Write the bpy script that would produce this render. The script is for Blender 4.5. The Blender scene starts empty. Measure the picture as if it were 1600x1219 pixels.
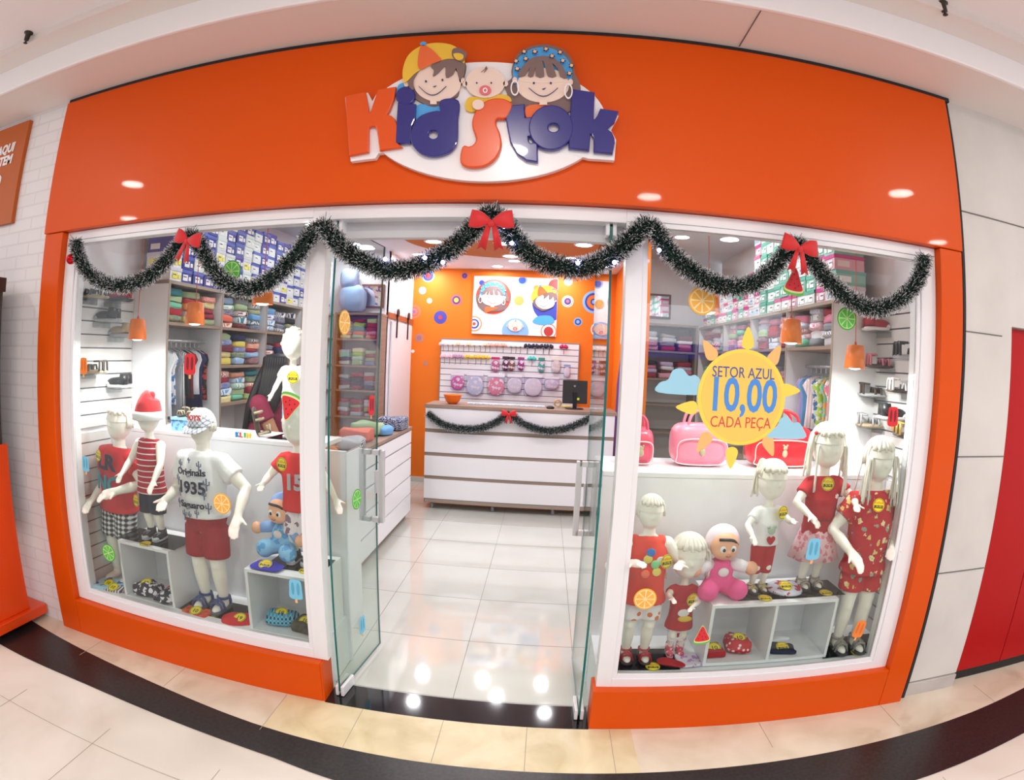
import bpy, bmesh, math, random
from mathutils import Vector, Matrix, Euler
import numpy as np
R = math.radians; PI = math.pi
S = bpy.context.scene; COL = S.collection
random.seed(7)
# ------------------------------------------------------------------ camera
CAMP = (0.1869, -2.1016, 1.6384); YAW, PIT, ROL = 0.0588, -0.0533, 0.0418; FPX = 857.5985; K3 = -0.0166
def _axes():
    cy, sy, cp, sp, cr, sr = math.cos(YAW), math.sin(YAW), math.cos(PIT), math.sin(PIT), math.cos(ROL), math.sin(ROL)
    f = Vector((-sy*cp, cy*cp, sp)); r = Vector((cy, sy, 0)); u = r.cross(f)
    return r*cr+u*sr, -r*sr+u*cr, f
RT, UP, FW = _axes()
cam = bpy.data.cameras.new('camera'); camo = bpy.data.objects.new('camera', cam); COL.objects.link(camo)
camo.matrix_world = Matrix((( RT.x, UP.x, -FW.x, CAMP[0]), (RT.y, UP.y, -FW.y, CAMP[1]), (RT.z, UP.z, -FW.z, CAMP[2]), (0, 0, 0, 1)))
cam.type = 'PANO'; cam.sensor_width = 36; cam.sensor_fit = 'HORIZONTAL'
cam.panorama_type = 'FISHEYE_LENS_POLYNOMIAL'
FM = FPX/1600*36
cam.fisheye_polynomial_k0 = 0; cam.fisheye_polynomial_k1 = -1/FM; cam.fisheye_polynomial_k2 = 0
cam.fisheye_polynomial_k3 = -K3/FM**3; cam.fisheye_polynomial_k4 = 0; cam.fisheye_fov = PI
cam.clip_start = .02; cam.clip_end = 60
S.camera = camo
# ------------------------------------------------------------------ world, exposure
S.view_settings.view_transform = 'Standard'; S.view_settings.look = 'None'; S.view_settings.gamma = 1
S.view_settings.use_curve_mapping = False; S.view_settings.exposure = 0.45
S.cycles.use_denoising = True; S.cycles.max_bounces = 8; S.cycles.transparent_max_bounces = 24; S.cycles.caustics_reflective = False
W = bpy.data.worlds.new('hall'); S.world = W; W.use_nodes = True
W.node_tree.nodes['Background'].inputs[0].default_value = (.93, .95, 1, 1); W.node_tree.nodes['Background'].inputs[1].default_value = .95
def lamp(loc, size, power, col=(1, .97, .95), rot=(0, 0, 0), spread=None):
    l = bpy.data.lights.new('downlight_glow', 'AREA'); l.shape = 'DISK'; l.size = size; l.energy = power; l.color = col
    if spread: l.spread = R(spread)
    o = bpy.data.objects.new('downlight_glow', l); o.location = loc; o.rotation_euler = rot; COL.objects.link(o); return o
MALL_L = [(-4.2, -2.4), (-.15, -2.4), (1.2, -3.4), (3.48, -2.26), (-5.4, -3.65), (5.06, -3.6), (-3.0, -4.6), (2.6, -4.8), (0.0, -4.7)]
MALL_L = [(.187+(x-.187)*.909, 2.1-(2.1-y)*.909) for x, y in MALL_L]
for x, y in MALL_L: lamp((x, y, 3.24), .22, 16, (1, .93, .86))
SHOP_L = [(-.77, 2.3, 2.6), (.46, 2.28, 2.6), (-.2, 2.33, 2.6), (-.17, 2.88, 2.6), (-.22, 4.2, 2.8), (1.35, 2.6, 2.8), (-1.84, 3.3, 2.8), (-1.28, 3.9, 2.8), (.42, 3.9, 2.8), (-1.3, 4.6, 2.8), (-.45, 4.6, 2.8), (.37, 4.6, 2.8),
          (-1.5, .9, 2.8), (-.35, .9, 2.8), (.5, .9, 2.8), (1.35, .9, 2.8), (-1.5, 2.0, 2.8), (1.35, 1.7, 2.8)]
for x, y, z in SHOP_L: lamp((x, y, z-.02), .15, 4.6, (.97, .97, 1))
# ------------------------------------------------------------------ pixel -> world
def ray(px, py):
    x, y = px-800, 609.5-py; r = math.hypot(x, y) or 1e-6; q = r/FPX; t = q+K3*q**3; s = math.sin(t)/r
    return RT*(s*x)+UP*(s*y)+FW*math.cos(t)
def at(px, py, ax, v):
    d = ray(px, py); i = 'xyz'.index(ax); t = (v-CAMP[i])/d[i]; return Vector(CAMP)+d*t
# ------------------------------------------------------------------ materials
MC = {}
def lin(c):
    if isinstance(c, str):
        c = tuple(int(c[i:i+2], 16)/255 for i in (0, 2, 4))
    return tuple(((v+.055)/1.055)**2.4 if v > .04045 else v/12.92 for v in c[:3])+(1,)
def mat(name, col='cccccc', rough=.6, metal=0, coat=0, emit=0, spec=.5, pat=None, c2=None, c3=None, sc=10, bump=0, sheen=0):
    k = name
    if k in MC: return MC[k]
    m = bpy.data.materials.new(name); m.use_nodes = True; n = m.node_tree.nodes; L = m.node_tree.links
    b = n['Principled BSDF']; I = b.inputs
    I['Base Color'].default_value = lin(col); I['Roughness'].default_value = rough; I['Metallic'].default_value = metal
    I['Coat Weight'].default_value = coat; I['Coat Roughness'].default_value = .04; I['Specular IOR Level'].default_value = spec
    if emit: I['Emission Color'].default_value = lin(col); I['Emission Strength'].default_value = emit
    tc = n.new('ShaderNodeTexCoord')
    def N(t, **kw):
        x = n.new(t)
        for a, v in kw.items():
            if a in x.inputs: x.inputs[a].default_value = v
            else: setattr(x, a, v)
        return x
    def ramp(src, stops, interp='LINEAR'):
        r = n.new('ShaderNodeValToRGB'); r.color_ramp.interpolation = interp
        while len(r.color_ramp.elements) < len(stops): r.color_ramp.elements.new(.5)
        for e, (p, c) in zip(r.color_ramp.elements, stops): e.position = p; e.color = lin(c)
        L.new(src, r.inputs[0]); return r.outputs[0]
    if pat:
        mp = n.new('ShaderNodeMapping'); L.new(tc.outputs['Object'], mp.inputs[0]); v = mp.outputs[0]; out = None
        if pat == 'noise':
            t = N('ShaderNodeTexNoise', Scale=sc, Detail=5.0); L.new(v, t.inputs['Vector']); out = ramp(t.outputs['Fac'], [(.35, col), (.65, c2)])
        elif pat == 'stripe_z':   # white lines on colour
            w = N('ShaderNodeTexWave', Scale=sc, bands_direction='Z'); L.new(v, w.inputs['Vector']); out = ramp(w.outputs['Fac'], [(0, c2), (.08, col)], 'CONSTANT')
            if c3: out = ramp(w.outputs['Fac'], [(0, c2), (.5, col)], 'CONSTANT')
        elif pat == 'stripe_x':
            w = N('ShaderNodeTexWave', Scale=sc, bands_direction='X'); L.new(v, w.inputs['Vector']); out = ramp(w.outputs['Fac'], [(0, c2), (.5, col)], 'CONSTANT')
        elif pat == 'wood':
            mp.inputs['Scale'].default_value = (3, 3, 30)
            t = N('ShaderNodeTexNoise', Scale=sc, Detail=4.0); L.new(v, t.inputs['Vector']); out = ramp(t.outputs['Fac'], [(.3, col), (.7, c2)])
        elif pat == 'plaid':
            w = N('ShaderNodeTexWave', Scale=sc, bands_direction='X'); z = N('ShaderNodeTexWave', Scale=sc, bands_direction='Z')
            L.new(v, w.inputs['Vector']); L.new(v, z.inputs['Vector'])
            mx = N('ShaderNodeMath', operation='ADD'); L.new(w.outputs['Fac'], mx.inputs[0]); L.new(z.outputs['Fac'], mx.inputs[1])
            out = ramp(mx.outputs[0], [(0, col), (.55, c2)], 'CONSTANT')
            h = N('ShaderNodeMath', operation='MULTIPLY'); h.inputs[1].default_value = .5; L.new(mx.outputs[0], h.inputs[0])
            out = ramp(h.outputs[0], [(0, col), (.35, c3 or c2), (.62, c2)], 'CONSTANT')
        elif pat == 'check':
            t = N('ShaderNodeTexChecker', Scale=sc); t.inputs[1].default_value = lin(col); t.inputs[2].default_value = lin(c2); L.new(v, t.inputs['Vector']); out = t.outputs[0]
        elif pat in ('floral', 'dots', 'blots'):
            t = N('ShaderNodeTexVoronoi', Scale=sc)
            if pat == 'dots': L.new(v, t.inputs['Vector'])
            else:
                wn = N('ShaderNodeTexNoise', Scale=sc*2.2, Detail=2.0); L.new(v, wn.inputs['Vector']); wm = N('ShaderNodeVectorMath', operation='SCALE'); wm.inputs['Scale'].default_value = .9/sc; L.new(wn.outputs['Color'], wm.inputs[0])
                wa = N('ShaderNodeVectorMath', operation='ADD'); L.new(v, wa.inputs[0]); L.new(wm.outputs[0], wa.inputs[1]); L.new(wa.outputs[0], t.inputs['Vector'])
            spots = ramp(t.outputs['Distance'], {'floral': [(0, 'f3c64a'), (.12, c3 or 'e9e4e8'), (.33, col)], 'dots': [(0, c2), (.3, col)], 'blots': [(0, c2), (.42, col)]}[pat], 'CONSTANT')
            if pat == 'floral' or c3:
                hs = N('ShaderNodeMix', data_type='RGBA', blend_type='MULTIPLY'); 
                cc = ramp(t.outputs['Color'], [(0, 'ffffff'), (.4, c2 or 'ffffff'), (.7, c3 or 'ffffff')], 'CONSTANT')
                mk = ramp(t.outputs['Distance'], [(0, 'ffffff'), (.33, '000000')], 'CONSTANT')
                L.new(mk, hs.inputs[0]); L.new(spots, hs.inputs[6]); L.new(cc, hs.inputs[7]); out = hs.outputs[2]
            else: out = spots
        elif pat == 'script':      # dark scribbles on light cloth
            t = N('ShaderNodeTexNoise', Scale=sc, Detail=1.0); L.new(v, t.inputs['Vector'])
            out = ramp(t.outputs['Fac'], [(0, col), (.47, c2), (.50, col), (.60, c2), (.615, col)], 'CONSTANT')
        elif pat == 'marble':
            t = N('ShaderNodeTexNoise', Scale=sc, Detail=8.0, Distortion=1.2); L.new(v, t.inputs['Vector'])
            out = ramp(t.outputs['Fac'], [(.25, c2), (.5, col), (.75, c3 or col)])
        elif pat == 'brick':
            mp.inputs['Rotation'].default_value = (R(90), 0, 0)
            t = N('ShaderNodeTexBrick', Scale=1.0); t.inputs['Brick Width'].default_value = .24; t.inputs['Row Height'].default_value = .075
            t.inputs['Mortar Size'].default_value = .006; t.inputs['Color1'].default_value = lin(col); t.inputs['Color2'].default_value = lin(c2); t.inputs['Mortar'].default_value = lin(c3)
            L.new(v, t.inputs['Vector']); out = t.outputs[0]
            bp = N('ShaderNodeBump', Strength=.3, Distance=.004, invert=True); L.new(t.outputs['Fac'], bp.inputs['Height']); L.new(bp.outputs[0], I['Normal'])
        L.new(out, I['Base Color'])
    if bump:
        t = N('ShaderNodeTexNoise', Scale=bump, Detail=3.0); L.new(tc.outputs['Object'], t.inputs['Vector'])
        bp = N('ShaderNodeBump', Strength=.35, Distance=.004); L.new(t.outputs['Fac'], bp.inputs['Height']); L.new(bp.outputs[0], I['Normal'])
    if sheen: I['Sheen Weight'].default_value = sheen
    MC[k] = m; return m
def glass(name, tint, refl=1.0):
    if name in MC: return MC[name]
    m = bpy.data.materials.new(name); m.use_nodes = True; n = m.node_tree.nodes; L = m.node_tree.links; n.clear()
    o = n.new('ShaderNodeOutputMaterial'); t = n.new('ShaderNodeBsdfTransparent'); g = n.new('ShaderNodeBsdfGlossy'); mx = n.new('ShaderNodeMixShader'); f = n.new('ShaderNodeFresnel')
    t.inputs[0].default_value = lin(tint); g.inputs['Roughness'].default_value = 0.0; f.inputs[0].default_value = 1.45
    mu = n.new('ShaderNodeMath'); mu.operation = 'MULTIPLY'; mu.inputs[1].default_value = refl; L.new(f.outputs[0], mu.inputs[0])
    gm = n.new('ShaderNodeNewGeometry'); mi = n.new('ShaderNodeMix'); mi.inputs[2].default_value = 1.45; mi.inputs[3].default_value = 1/1.45
    L.new(gm.outputs['Backfacing'], mi.inputs[0]); L.new(mi.outputs[0], f.inputs[0]); L.new(mu.outputs[0], mx.inputs[0]); L.new(t.outputs[0], mx.inputs[1]); L.new(g.outputs[0], mx.inputs[2]); L.new(mx.outputs[0], o.inputs[0])
    MC[name] = m; return m
WHITE = mat('white_lacquer', 'eeeef2', .3, coat=.3); WMAT = mat('white_paint', 'e9e9ee', .6); MELA = mat('white_melamine', 'ececf0', .35)
ORNG = mat('orange_gloss', 'da5000', .4, coat=.1, spec=.2); ORW = mat('orange_wall_paint', 'ea780c', .6); BROWN = mat('brown_wood_laminate', '8d7567', .5, pat='wood', c2='a08878', sc=1.5)
TAUPE = mat('taupe_laminate', '9a8b7e', .5); BLACK = mat('black_plastic', '17171a', .4); GREY = mat('grey_plastic', '8b8d92', .5); CHROME = mat('brushed_steel', 'dcdce2', .35, metal=.55)
RED = mat('red_velvet', 'd3121c', .5, sheen=.3); YEL = mat('yellow_tag', 'f4dc2a', .5); MANN = mat('cream_fibreglass', 'f8f2e8', .42, coat=.15); WIG = mat('cream_yarn', 'ece5da', .8)
GROOVE = mat('slat_groove', '73707a', .6); LCRD = mat('red_cord', 'c8402c', .5); CLEAR = glass('shop_window_glass', 'f4f8f6', 1.0); DGLS = glass('green_tinted_glass', 'f0f7f3', 1.0)
GEDGE = mat('green_glass_edge', '0f6a66', .15); LIT = mat('lit_diffuser', 'fbf8ff', .4, emit=6.0); NAVY = mat('navy_gloss', '20207c', .25, coat=.6)
# ------------------------------------------------------------------ mesh building
class M:
    def __init__(s): s.v = []; s.f = []; s.m = []
    def add(s, vs, fs, mi=0):
        o = len(s.v); s.v += [tuple(v) for v in vs]; s.f += [tuple(i+o for i in f) for f in fs]; s.m += [mi]*len(fs); return s
    def box(s, a, b, mi=0, rot=None, piv=None):
        (x0, y0, z0), (x1, y1, z1) = a, b
        vs = [Vector(p) for p in ((x0, y0, z0), (x1, y0, z0), (x1, y1, z0), (x0, y1, z0), (x0, y0, z1), (x1, y0, z1), (x1, y1, z1), (x0, y1, z1))]
        if rot is not None:
            c = Vector(piv) if piv else Vector(((x0+x1)/2, (y0+y1)/2, (z0+z1)/2)); e = Euler(rot).to_matrix(); vs = [c+e @ (v-c) for v in vs]
        return s.add(vs, [(0, 3, 2, 1), (4, 5, 6, 7), (0, 1, 5, 4), (1, 2, 6, 5), (2, 3, 7, 6), (3, 0, 4, 7)], mi)
    def quad(s, a, b, c, d, mi=0): return s.add([a, b, c, d], [(0, 1, 2, 3)], mi)
    def tube(s, pts, rad, n=8, mi=0, ry=None, closed=False):
        P = [Vector(p) for p in pts]; rad = rad if hasattr(rad, '__len__') else [rad]*len(P); ry = ry or rad
        vs = []; fs = []; up = None
        for i, p in enumerate(P):
            t = (P[(i+1) % len(P)] - P[i-1]) if closed else (P[min(i+1, len(P)-1)]-P[max(i-1, 0)])
            t.normalize()
            if up is None:
                ref = Vector((0, 1, 0)) if abs(t.y) < .9 else Vector((1, 0, 0)); a = ref.cross(t).normalized()
            else: a = (up - t*up.dot(t)).normalized()
            up = a; b = t.cross(a)
            for k in range(n):
                w = 2*PI*k/n; vs.append(p+a*math.cos(w)*rad[i]+b*math.sin(w)*ry[i])
        for i in range(len(P)-(0 if closed else 1)):
            j = (i+1) % len(P)
            for k in range(n): fs.append((i*n+k, i*n+(k+1) % n, j*n+(k+1) % n, j*n+k))
        if not closed: fs.append(tuple(range(n))[::-1]); fs.append(tuple((len(P)-1)*n+k for k in range(n)))
        return s.add(vs, fs, mi)
    def ell(s, c, r, mi=0, n=14, m=9, rot=None):
        r = r if hasattr(r, '__len__') else (r,)*3; vs = []; fs = []; c = Vector(c); e = Euler(rot).to_matrix() if rot else None
        for i in range(m+1):
            t = PI*i/m
            for k in range(n):
                w = 2*PI*k/n; v = Vector((r[0]*math.sin(t)*math.cos(w), r[1]*math.sin(t)*math.sin(w), r[2]*math.cos(t))); vs.append(c+(e @ v if e else v))
        for i in range(m):
            for k in range(n): fs.append((i*n+k, (i+1)*n+k, (i+1)*n+(k+1) % n, i*n+(k+1) % n))
        return s.add(vs, fs, mi)
    def lathe(s, c, prof, n=20, mi=0, sx=1, sy=1):
        vs = [(c[0]+r*math.cos(2*PI*k/n)*sx, c[1]+r*math.sin(2*PI*k/n)*sy, c[2]+z) for r, z in prof for k in range(n)]; fs = []
        for i in range(len(prof)-1):
            for k in range(n): fs.append((i*n+k, i*n+(k+1) % n, (i+1)*n+(k+1) % n, (i+1)*n+k))
        return s.add(vs, fs, mi)
    def join(s, o, mi=None):
        k = len(s.v); s.v += o.v; s.f += [tuple(i+k for i in f) for f in o.f]; s.m += o.m if mi is None else [mi]*len(o.f); return s
    def xf(s, mt): s.v = [tuple(mt @ Vector(v)) for v in s.v]; return s
    def mesh(s, name, mats, smooth=False):
        me = bpy.data.meshes.new(name); me.from_pydata(s.v, [], s.f)
        for m_ in (mats if isinstance(mats, (list, tuple)) else [mats]): me.materials.append(m_)
        if any(s.m): me.polygons.foreach_set('material_index', s.m)
        if smooth: me.polygons.foreach_set('use_smooth', [True]*len(s.f))
        me.validate(); return me
def link(name, me, parent=None, loc=(0, 0, 0), rz=0):
    o = bpy.data.objects.new(name, me); COL.objects.link(o); o.location = loc; o.rotation_euler = (0, 0, rz)
    if parent: o.parent = parent
    return o
def obj(name, m, mats, parent=None, smooth=False, bevel=0, loc=(0, 0, 0), rz=0, remesh=0, label=None, sub=0):
    o = link(name, m.mesh(name, mats, smooth), parent, loc, rz)
    if remesh:
        r = o.modifiers.new('r', 'REMESH'); r.mode = 'VOXEL'; r.voxel_size = remesh; r.use_smooth_shade = True
        q = o.modifiers.new('s', 'SMOOTH'); q.factor = .5; q.iterations = 3
    if bevel:
        b = o.modifiers.new('b', 'BEVEL'); b.width = bevel; b.segments = 2; b.limit_method = 'ANGLE'
    if sub: o.modifiers.new('u', 'SUBSURF').levels = sub; o.modifiers['u'].render_levels = sub
    if label: o['label'] = label
    return o
def tag(o, label, cat, group=None, kind=None):
    o['label'] = label; o['category'] = cat
    if group: o['group'] = group
    if kind: o['kind'] = kind
    return o
def thing(name, label, cat, loc=(0, 0, 0), rz=0, group=None):
    o = bpy.data.objects.new(name, None); o.empty_display_size = .05; COL.objects.link(o); o.location = loc; o.rotation_euler = (0, 0, rz)
    return tag(o, label, cat, group)
def struct(name, m, mats, bevel=0, smooth=False, parent=None, label=None, cat=None):
    o = obj(name, m, mats, parent, smooth, bevel)
    if not parent: o['kind'] = 'structure'
    if label: o['label'] = label
    return o
def copy_tree(o, parent=None):
    c = o.copy(); COL.objects.link(c); c.parent = parent
    for ch in o.children: copy_tree(ch, c)
    return c
def flat(loops, y0, th, mi=0, bev=0, plane='y', res=1):
    """filled outlines (x,z) [first outer, rest holes] -> M of thickness th, front at y0-th, via a curve"""
    cu = bpy.data.curves.new('c', 'CURVE'); cu.dimensions = '2D'; cu.fill_mode = 'BOTH'; cu.extrude = max(th/2-bev, 1e-5); cu.bevel_depth = bev; cu.bevel_resolution = 1
    for lp in loops:
        sp = cu.splines.new('POLY'); sp.points.add(len(lp)-1); sp.use_cyclic_u = True
        for p, q in zip(sp.points, lp): p.co = (q[0], q[1], 0, 1)
    return curve_M(cu, y0, th, mi)
def curve_M(cu, y0, th, mi=0):
    o = bpy.data.objects.new('c', cu); COL.objects.link(o); me = bpy.data.meshes.new_from_object(o)
    m = M(); m.add([(v.co.x, y0-th/2-v.co.z, v.co.y) for v in me.vertices], [tuple(p.vertices) for p in me.polygons], mi)
    bpy.data.objects.remove(o); bpy.data.meshes.remove(me); return m
def text(s, size, y0=0, th=.001, x=0, z=0, mi=0, al='CENTER', shear=0, bold=0, sx=1):
    cu = bpy.data.curves.new('t', 'FONT'); cu.body = s; cu.size = size; cu.align_x = al; cu.align_y = 'CENTER'; cu.extrude = th/2; cu.shear = shear; cu.offset = bold; cu.resolution_u = 3
    m = curve_M(cu, y0, th, mi); m.v = [(a*sx+x, b, c+z) for a, b, c in m.v]; return m
def circ(cx, cz, rx, rz=None, n=28, a0=0, a1=2*PI):
    rz = rz or rx; k = n if a1-a0 >= 2*PI-1e-6 else n+1
    return [(cx+rx*math.cos(a0+(a1-a0)*i/n), cz+rz*math.sin(a0+(a1-a0)*i/n)) for i in range(k)]
def spline(pts, n=6, closed=False):
    P = [Vector(p) for p in pts]; out = []; L_ = len(P)
    for i in range(L_ if closed else L_-1):
        if closed: a, b, c, d = P[i-1], P[i], P[(i+1) % L_], P[(i+2) % L_]
        else: a, b, c, d = P[max(i-1, 0)], P[i], P[i+1], P[min(i+2, L_-1)]
        for k in range(n):
            t = k/n; out.append(.5*((2*b)+(c-a)*t+(2*a-5*b+4*c-d)*t*t+(3*b-a-3*c+d)*t**3))
    if not closed: out.append(P[-1])
    return out
# ------------------------------------------------------------------ the setting: mall
FX0, FX1, FZ0, FZ1 = -2.56, 2.15, 2.27, 3.06
PAV = mat('beige_marble_tile', 'd9cdb8', .35, pat='marble', c2='b7a58e', c3='e6dccb', sc=2.2); PAV2 = mat('cream_stone_tile', 'd8c9a2', .35, pat='marble', c2='c3b186', c3='e2d6b6', sc=4)
MFL = mat('mall_floor_tile', 'd8d0c6', .3, pat='marble', c2='c9bfb3', c3='e2dcd3', sc=1.2); BLKG = mat('black_granite', '2c2626', .33, pat='noise', c2='151416', sc=60); JNT = mat('tile_joint', 'ab9f90', .8)
m = M().box((-7, -8, -.1), (7, 0.0, -.004)); struct('floor_mall', m, MFL)
up = [(-3.6, .02), (-2.9, -.06), (-2.414, -.124), (-1.655, -.2), (-.965, -.281), (-.385, -.312), (.146, -.313), (.67, -.308), (1.568, -.291), (2.396, -.24), (3.0, -.158), (3.8, -.03)]
lo = [(-3.6, -.32), (-2.692, -.405), (-1.857, -.40), (-.92, -.452), (-.542, -.512), (0, -.57), (.9, -.6), (1.856, -.593), (2.652, -.513), (3.3, -.42), (3.8, -.34)]
def strip(a, b, z, n=40):
    a = spline([(x, y, z) for x, y in a], 6); b = spline([(x, y, z) for x, y in b], 6); m = M()
    def f(P, x):
        for i in range(len(P)-1):
            if P[i].x <= x <= P[i+1].x+1e-6: t = (x-P[i].x)/(P[i+1].x-P[i].x); return P[i].y*(1-t)+P[i+1].y*t
        return P[-1].y
    xs = [max(a[0].x, b[0].x)+(min(a[-1].x, b[-1].x)-max(a[0].x, b[0].x))*i/n for i in range(n+1)]
    for i in range(n):
        q = [Vector((xs[i], f(b, xs[i]), z)), Vector((xs[i+1], f(b, xs[i+1]), z)), Vector((xs[i+1], f(a, xs[i+1]), z)), Vector((xs[i], f(a, xs[i]), z))]
        m.add(q+[v-Vector((0, 0, .003)) for v in q], [(0, 1, 2, 3), (0, 4, 5, 1), (2, 6, 7, 3)])
    return m
struct('trim_1', strip(up, lo, .001), BLKG)
wall0 = [(-3.6, .02), (-2.6, .05), (-2.5, .12), (2.1, .12), (2.2, .12), (3.8, .3)]
struct('trim_2', strip(wall0, up, 0.0008), PAV)
struct('trim_3', strip([(-.965, .002), (.67, .002)], [(x, y) for x, y in up if -.99 < x < .68], .0012, 10), PAV2)
m = M()
for x in (-2.2, -1.58, -.965, -.572, -.187, .195, .57, 1.3, 2.01, 2.7):
    yy = -.31 if -1 < x < 1 else -.2; m.box((x-.0015, yy, .0005), (x+.0015, 0.0, .0016))
for x in (-2.2, -1.6, -1., -.4, .2, .8, 1.4, 2): m.box((x-.0015, -6, -.003), (x+.0015, -.62, -.0027))
for y in (-.75, -1.35): m.box((-4, y-.0015, -.003), (4, y+.0015, -.0027))
struct('trim_4', m, JNT)
# mall walls
BRK = mat('white_painted_brick', 'e6e2e4', .6, pat='brick', c2='e9e5e7', c3='ddd8da'); CONC = mat('grey_painted_panel', 'd9d6d2', .7, pat='noise', c2='cfccc8', sc=3); SKIRT = mat('stone_skirting', 'c6c0bc', .5, pat='noise', c2='aaa4a2', sc=3)
struct('wall_left', M().box((-4.6, .04, -.05), (-2.565, .25, 3.2)), BRK)
m = M().box((2.19, .05, .085), (2.56, .3, 3.2)).box((2.56, .05, 1.955), (4.8, .3, 3.2)); struct('wall_right', m, CONC)
m = M()
for z in (.71, 1.3, 1.9): m.box((2.2, .046, z-.0025), (2.555 if z < 1.9 else 2.48, .052, z+.0025))
m.box((2.2, .046, 2.488), (4.8, .052, 2.494)); struct('trim_5', m, mat('dark_joint', '706c6a', .8))
struct('trim_6', M().box((2.172, .03, .0), (2.19, .1, 3.06)), mat('black_gap_seal', '2a2626', .8))
struct('baseboard_right', M().box((2.19, .04, 0), (2.56, .3, .078)), SKIRT, bevel=.003)
d = struct('door_2', M().box((2.562, .09, .06), (2.98, .13, 1.95)).box((2.986, .09, .06), (3.5, .13, 1.95)).box((3.506, .09, .06), (4.6, .13, 1.95)), mat('red_metal_door', 'b20f12', .4, spec=.2), bevel=.003)
struct('baseboard_1', M().box((2.56, .1, 0), (4.7, .2, .06)), mat('black_plinth', '1c1a1a', .6))
# soffits and mall ceiling
CEI = mat('warm_white_ceiling', 'e6dcd8', .7); LIP = mat('white_edge_trim', 'f4f2f4', .5)
struct('ceiling_1', M().box((-7, -.3, 3.085), (7, .6, 3.15)), CEI)
struct('trim_7', M().box((-7, -.325, 3.075), (7, -.3, 3.25)), LIP, bevel=.006)
struct('ceiling_2', M().box((-7, -.47, 3.22), (7, -.325, 3.3)), CEI)
struct('ceiling_mall', M().box((-7, -5.2, 3.26), (7, -.475, 3.34)), mat('white_mall_ceiling', 'ece6e6', .7))
m = M()
struct('trim_8', M().box((-7, -.475, 3.215), (7, -.465, 3.34)), CEI)
struct('trim_9', M().box((1.0-.002, -.302, 3.081), (1.0+.002, 0, 3.087)), mat('dark_joint', '706c6a', .8))
struct('trim_10', M().box((-2.56, .012, 3.062), (2.19, .1, 3.084)), mat('black_gap_seal', '2a2626', .8))
# mall downlights
def downlight(x, y, z, r, label, group):
    t = thing('downlight', label, 'ceiling light', (x, y, z), 0, group)
    obj('trim_ring', M().lathe((0, 0, 0), [(r*.86, -.004), (r, -.006), (r*1.1, -.001), (r*1.1, .0)], 24), WHITE, t, True)
    obj('diffuser', M().lathe((0, 0, 0), [(.0005, -.003), (r*.88, -.003), (r*.88, 0)], 24), LIT, t)
for x, y in MALL_L: downlight(x, y, 3.26, .11, 'round recessed downlight in the white mall ceiling', 'mall ceiling downlights')
# opposite side of the mall (seen only as reflections in the glass)
struct('wall_front', M().box((-9, -7.6, 0), (9, -7.4, 3.5)), mat('mall_far_wall', 'b9b4b2', .7))
t = thing('shop_sign', 'long lit white sign with a blue band on the far side of the hall', 'sign', (2.6, -7.3, 1.8))
obj('lit_panel', M().box((-1.4, -.05, .28), (1.9, 0.02, .95)), mat('lit_white_panel', 'e8f0ff', .4, emit=2.5), t)
obj('blue_band', M().box((-1.4, -.05, .02), (1.9, .03, .28)), mat('lit_blue_panel', '4c62d8', .4, emit=1.2), t)
# ------------------------------------------------------------------ shopfront
o = struct('trim_11', M().box((FX0, 0, FZ0), (FX1, .12, FZ1)), ORNG, bevel=.004)
for i, (a, b) in enumerate(((FX0+.01, -2.385), (2.0, FX1-.005))): struct('trim_%d' % (12+i), M().box((a, .004, 0), (b, .12, FZ0-.003)), ORNG, bevel=.004)
struct('trim_14', M().box((-2.383, .004, 0), (-.775, .13, .218)).box((-.775, .004, 0), (-.765, .13, .218)), ORNG, bevel=.004)
struct('trim_15', M().box((.475, .004, 0), (1.998, .13, .218)), ORNG, bevel=.004)
def frame(name, x0, x1, z0, z1, gx0, gx1, gz0, gz1):
    o = struct(name, M().box((gx0, .061, gz0), (gx1, .067, gz1)), CLEAR)
    m = M()
    for a, b, y0, y1 in (((x0, z0), (gx0-.022, z1), .045, .12), ((gx1+.022, z0), (x1, z1), .045, .12), ((gx0-.022, z0), (gx1+.022, gz0-.022), .045, .12), ((gx0-.022, gz1+.022), (gx1+.022, z1), .045, .12)):
        m.box((a[0], y0, a[1]), (b[0], y1, b[1]))
    for a, b in (((gx0-.022, gz0-.022), (gx0, gz1+.022)), ((gx1, gz0-.022), (gx1+.022, gz1+.022)), ((gx0, gz0-.022), (gx1, gz0)), ((gx0, gz1), (gx1, gz1+.022))):
        m.box((a[0], .052, a[1]), (b[0], .11, b[1]))
    obj('window_frame', m, WHITE, o, bevel=.002)
frame('window_1', -2.383, -.745, .22, 2.268, -2.275, -.84, .296, 2.2)
frame('window_2', .49, 1.998, .215, 2.268, .58, 1.885, .284, 2.2)
struct('trim_16', M().box((-.745, .045, 2.21), (.49, .12, 2.268)), WHITE, bevel=.002)
struct('trim_17', M().box((-.745, .12, 2.14), (.49, .16, 2.268)), mat('grey_aluminium', 'd2d2d6', .5), bevel=.002)
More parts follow.
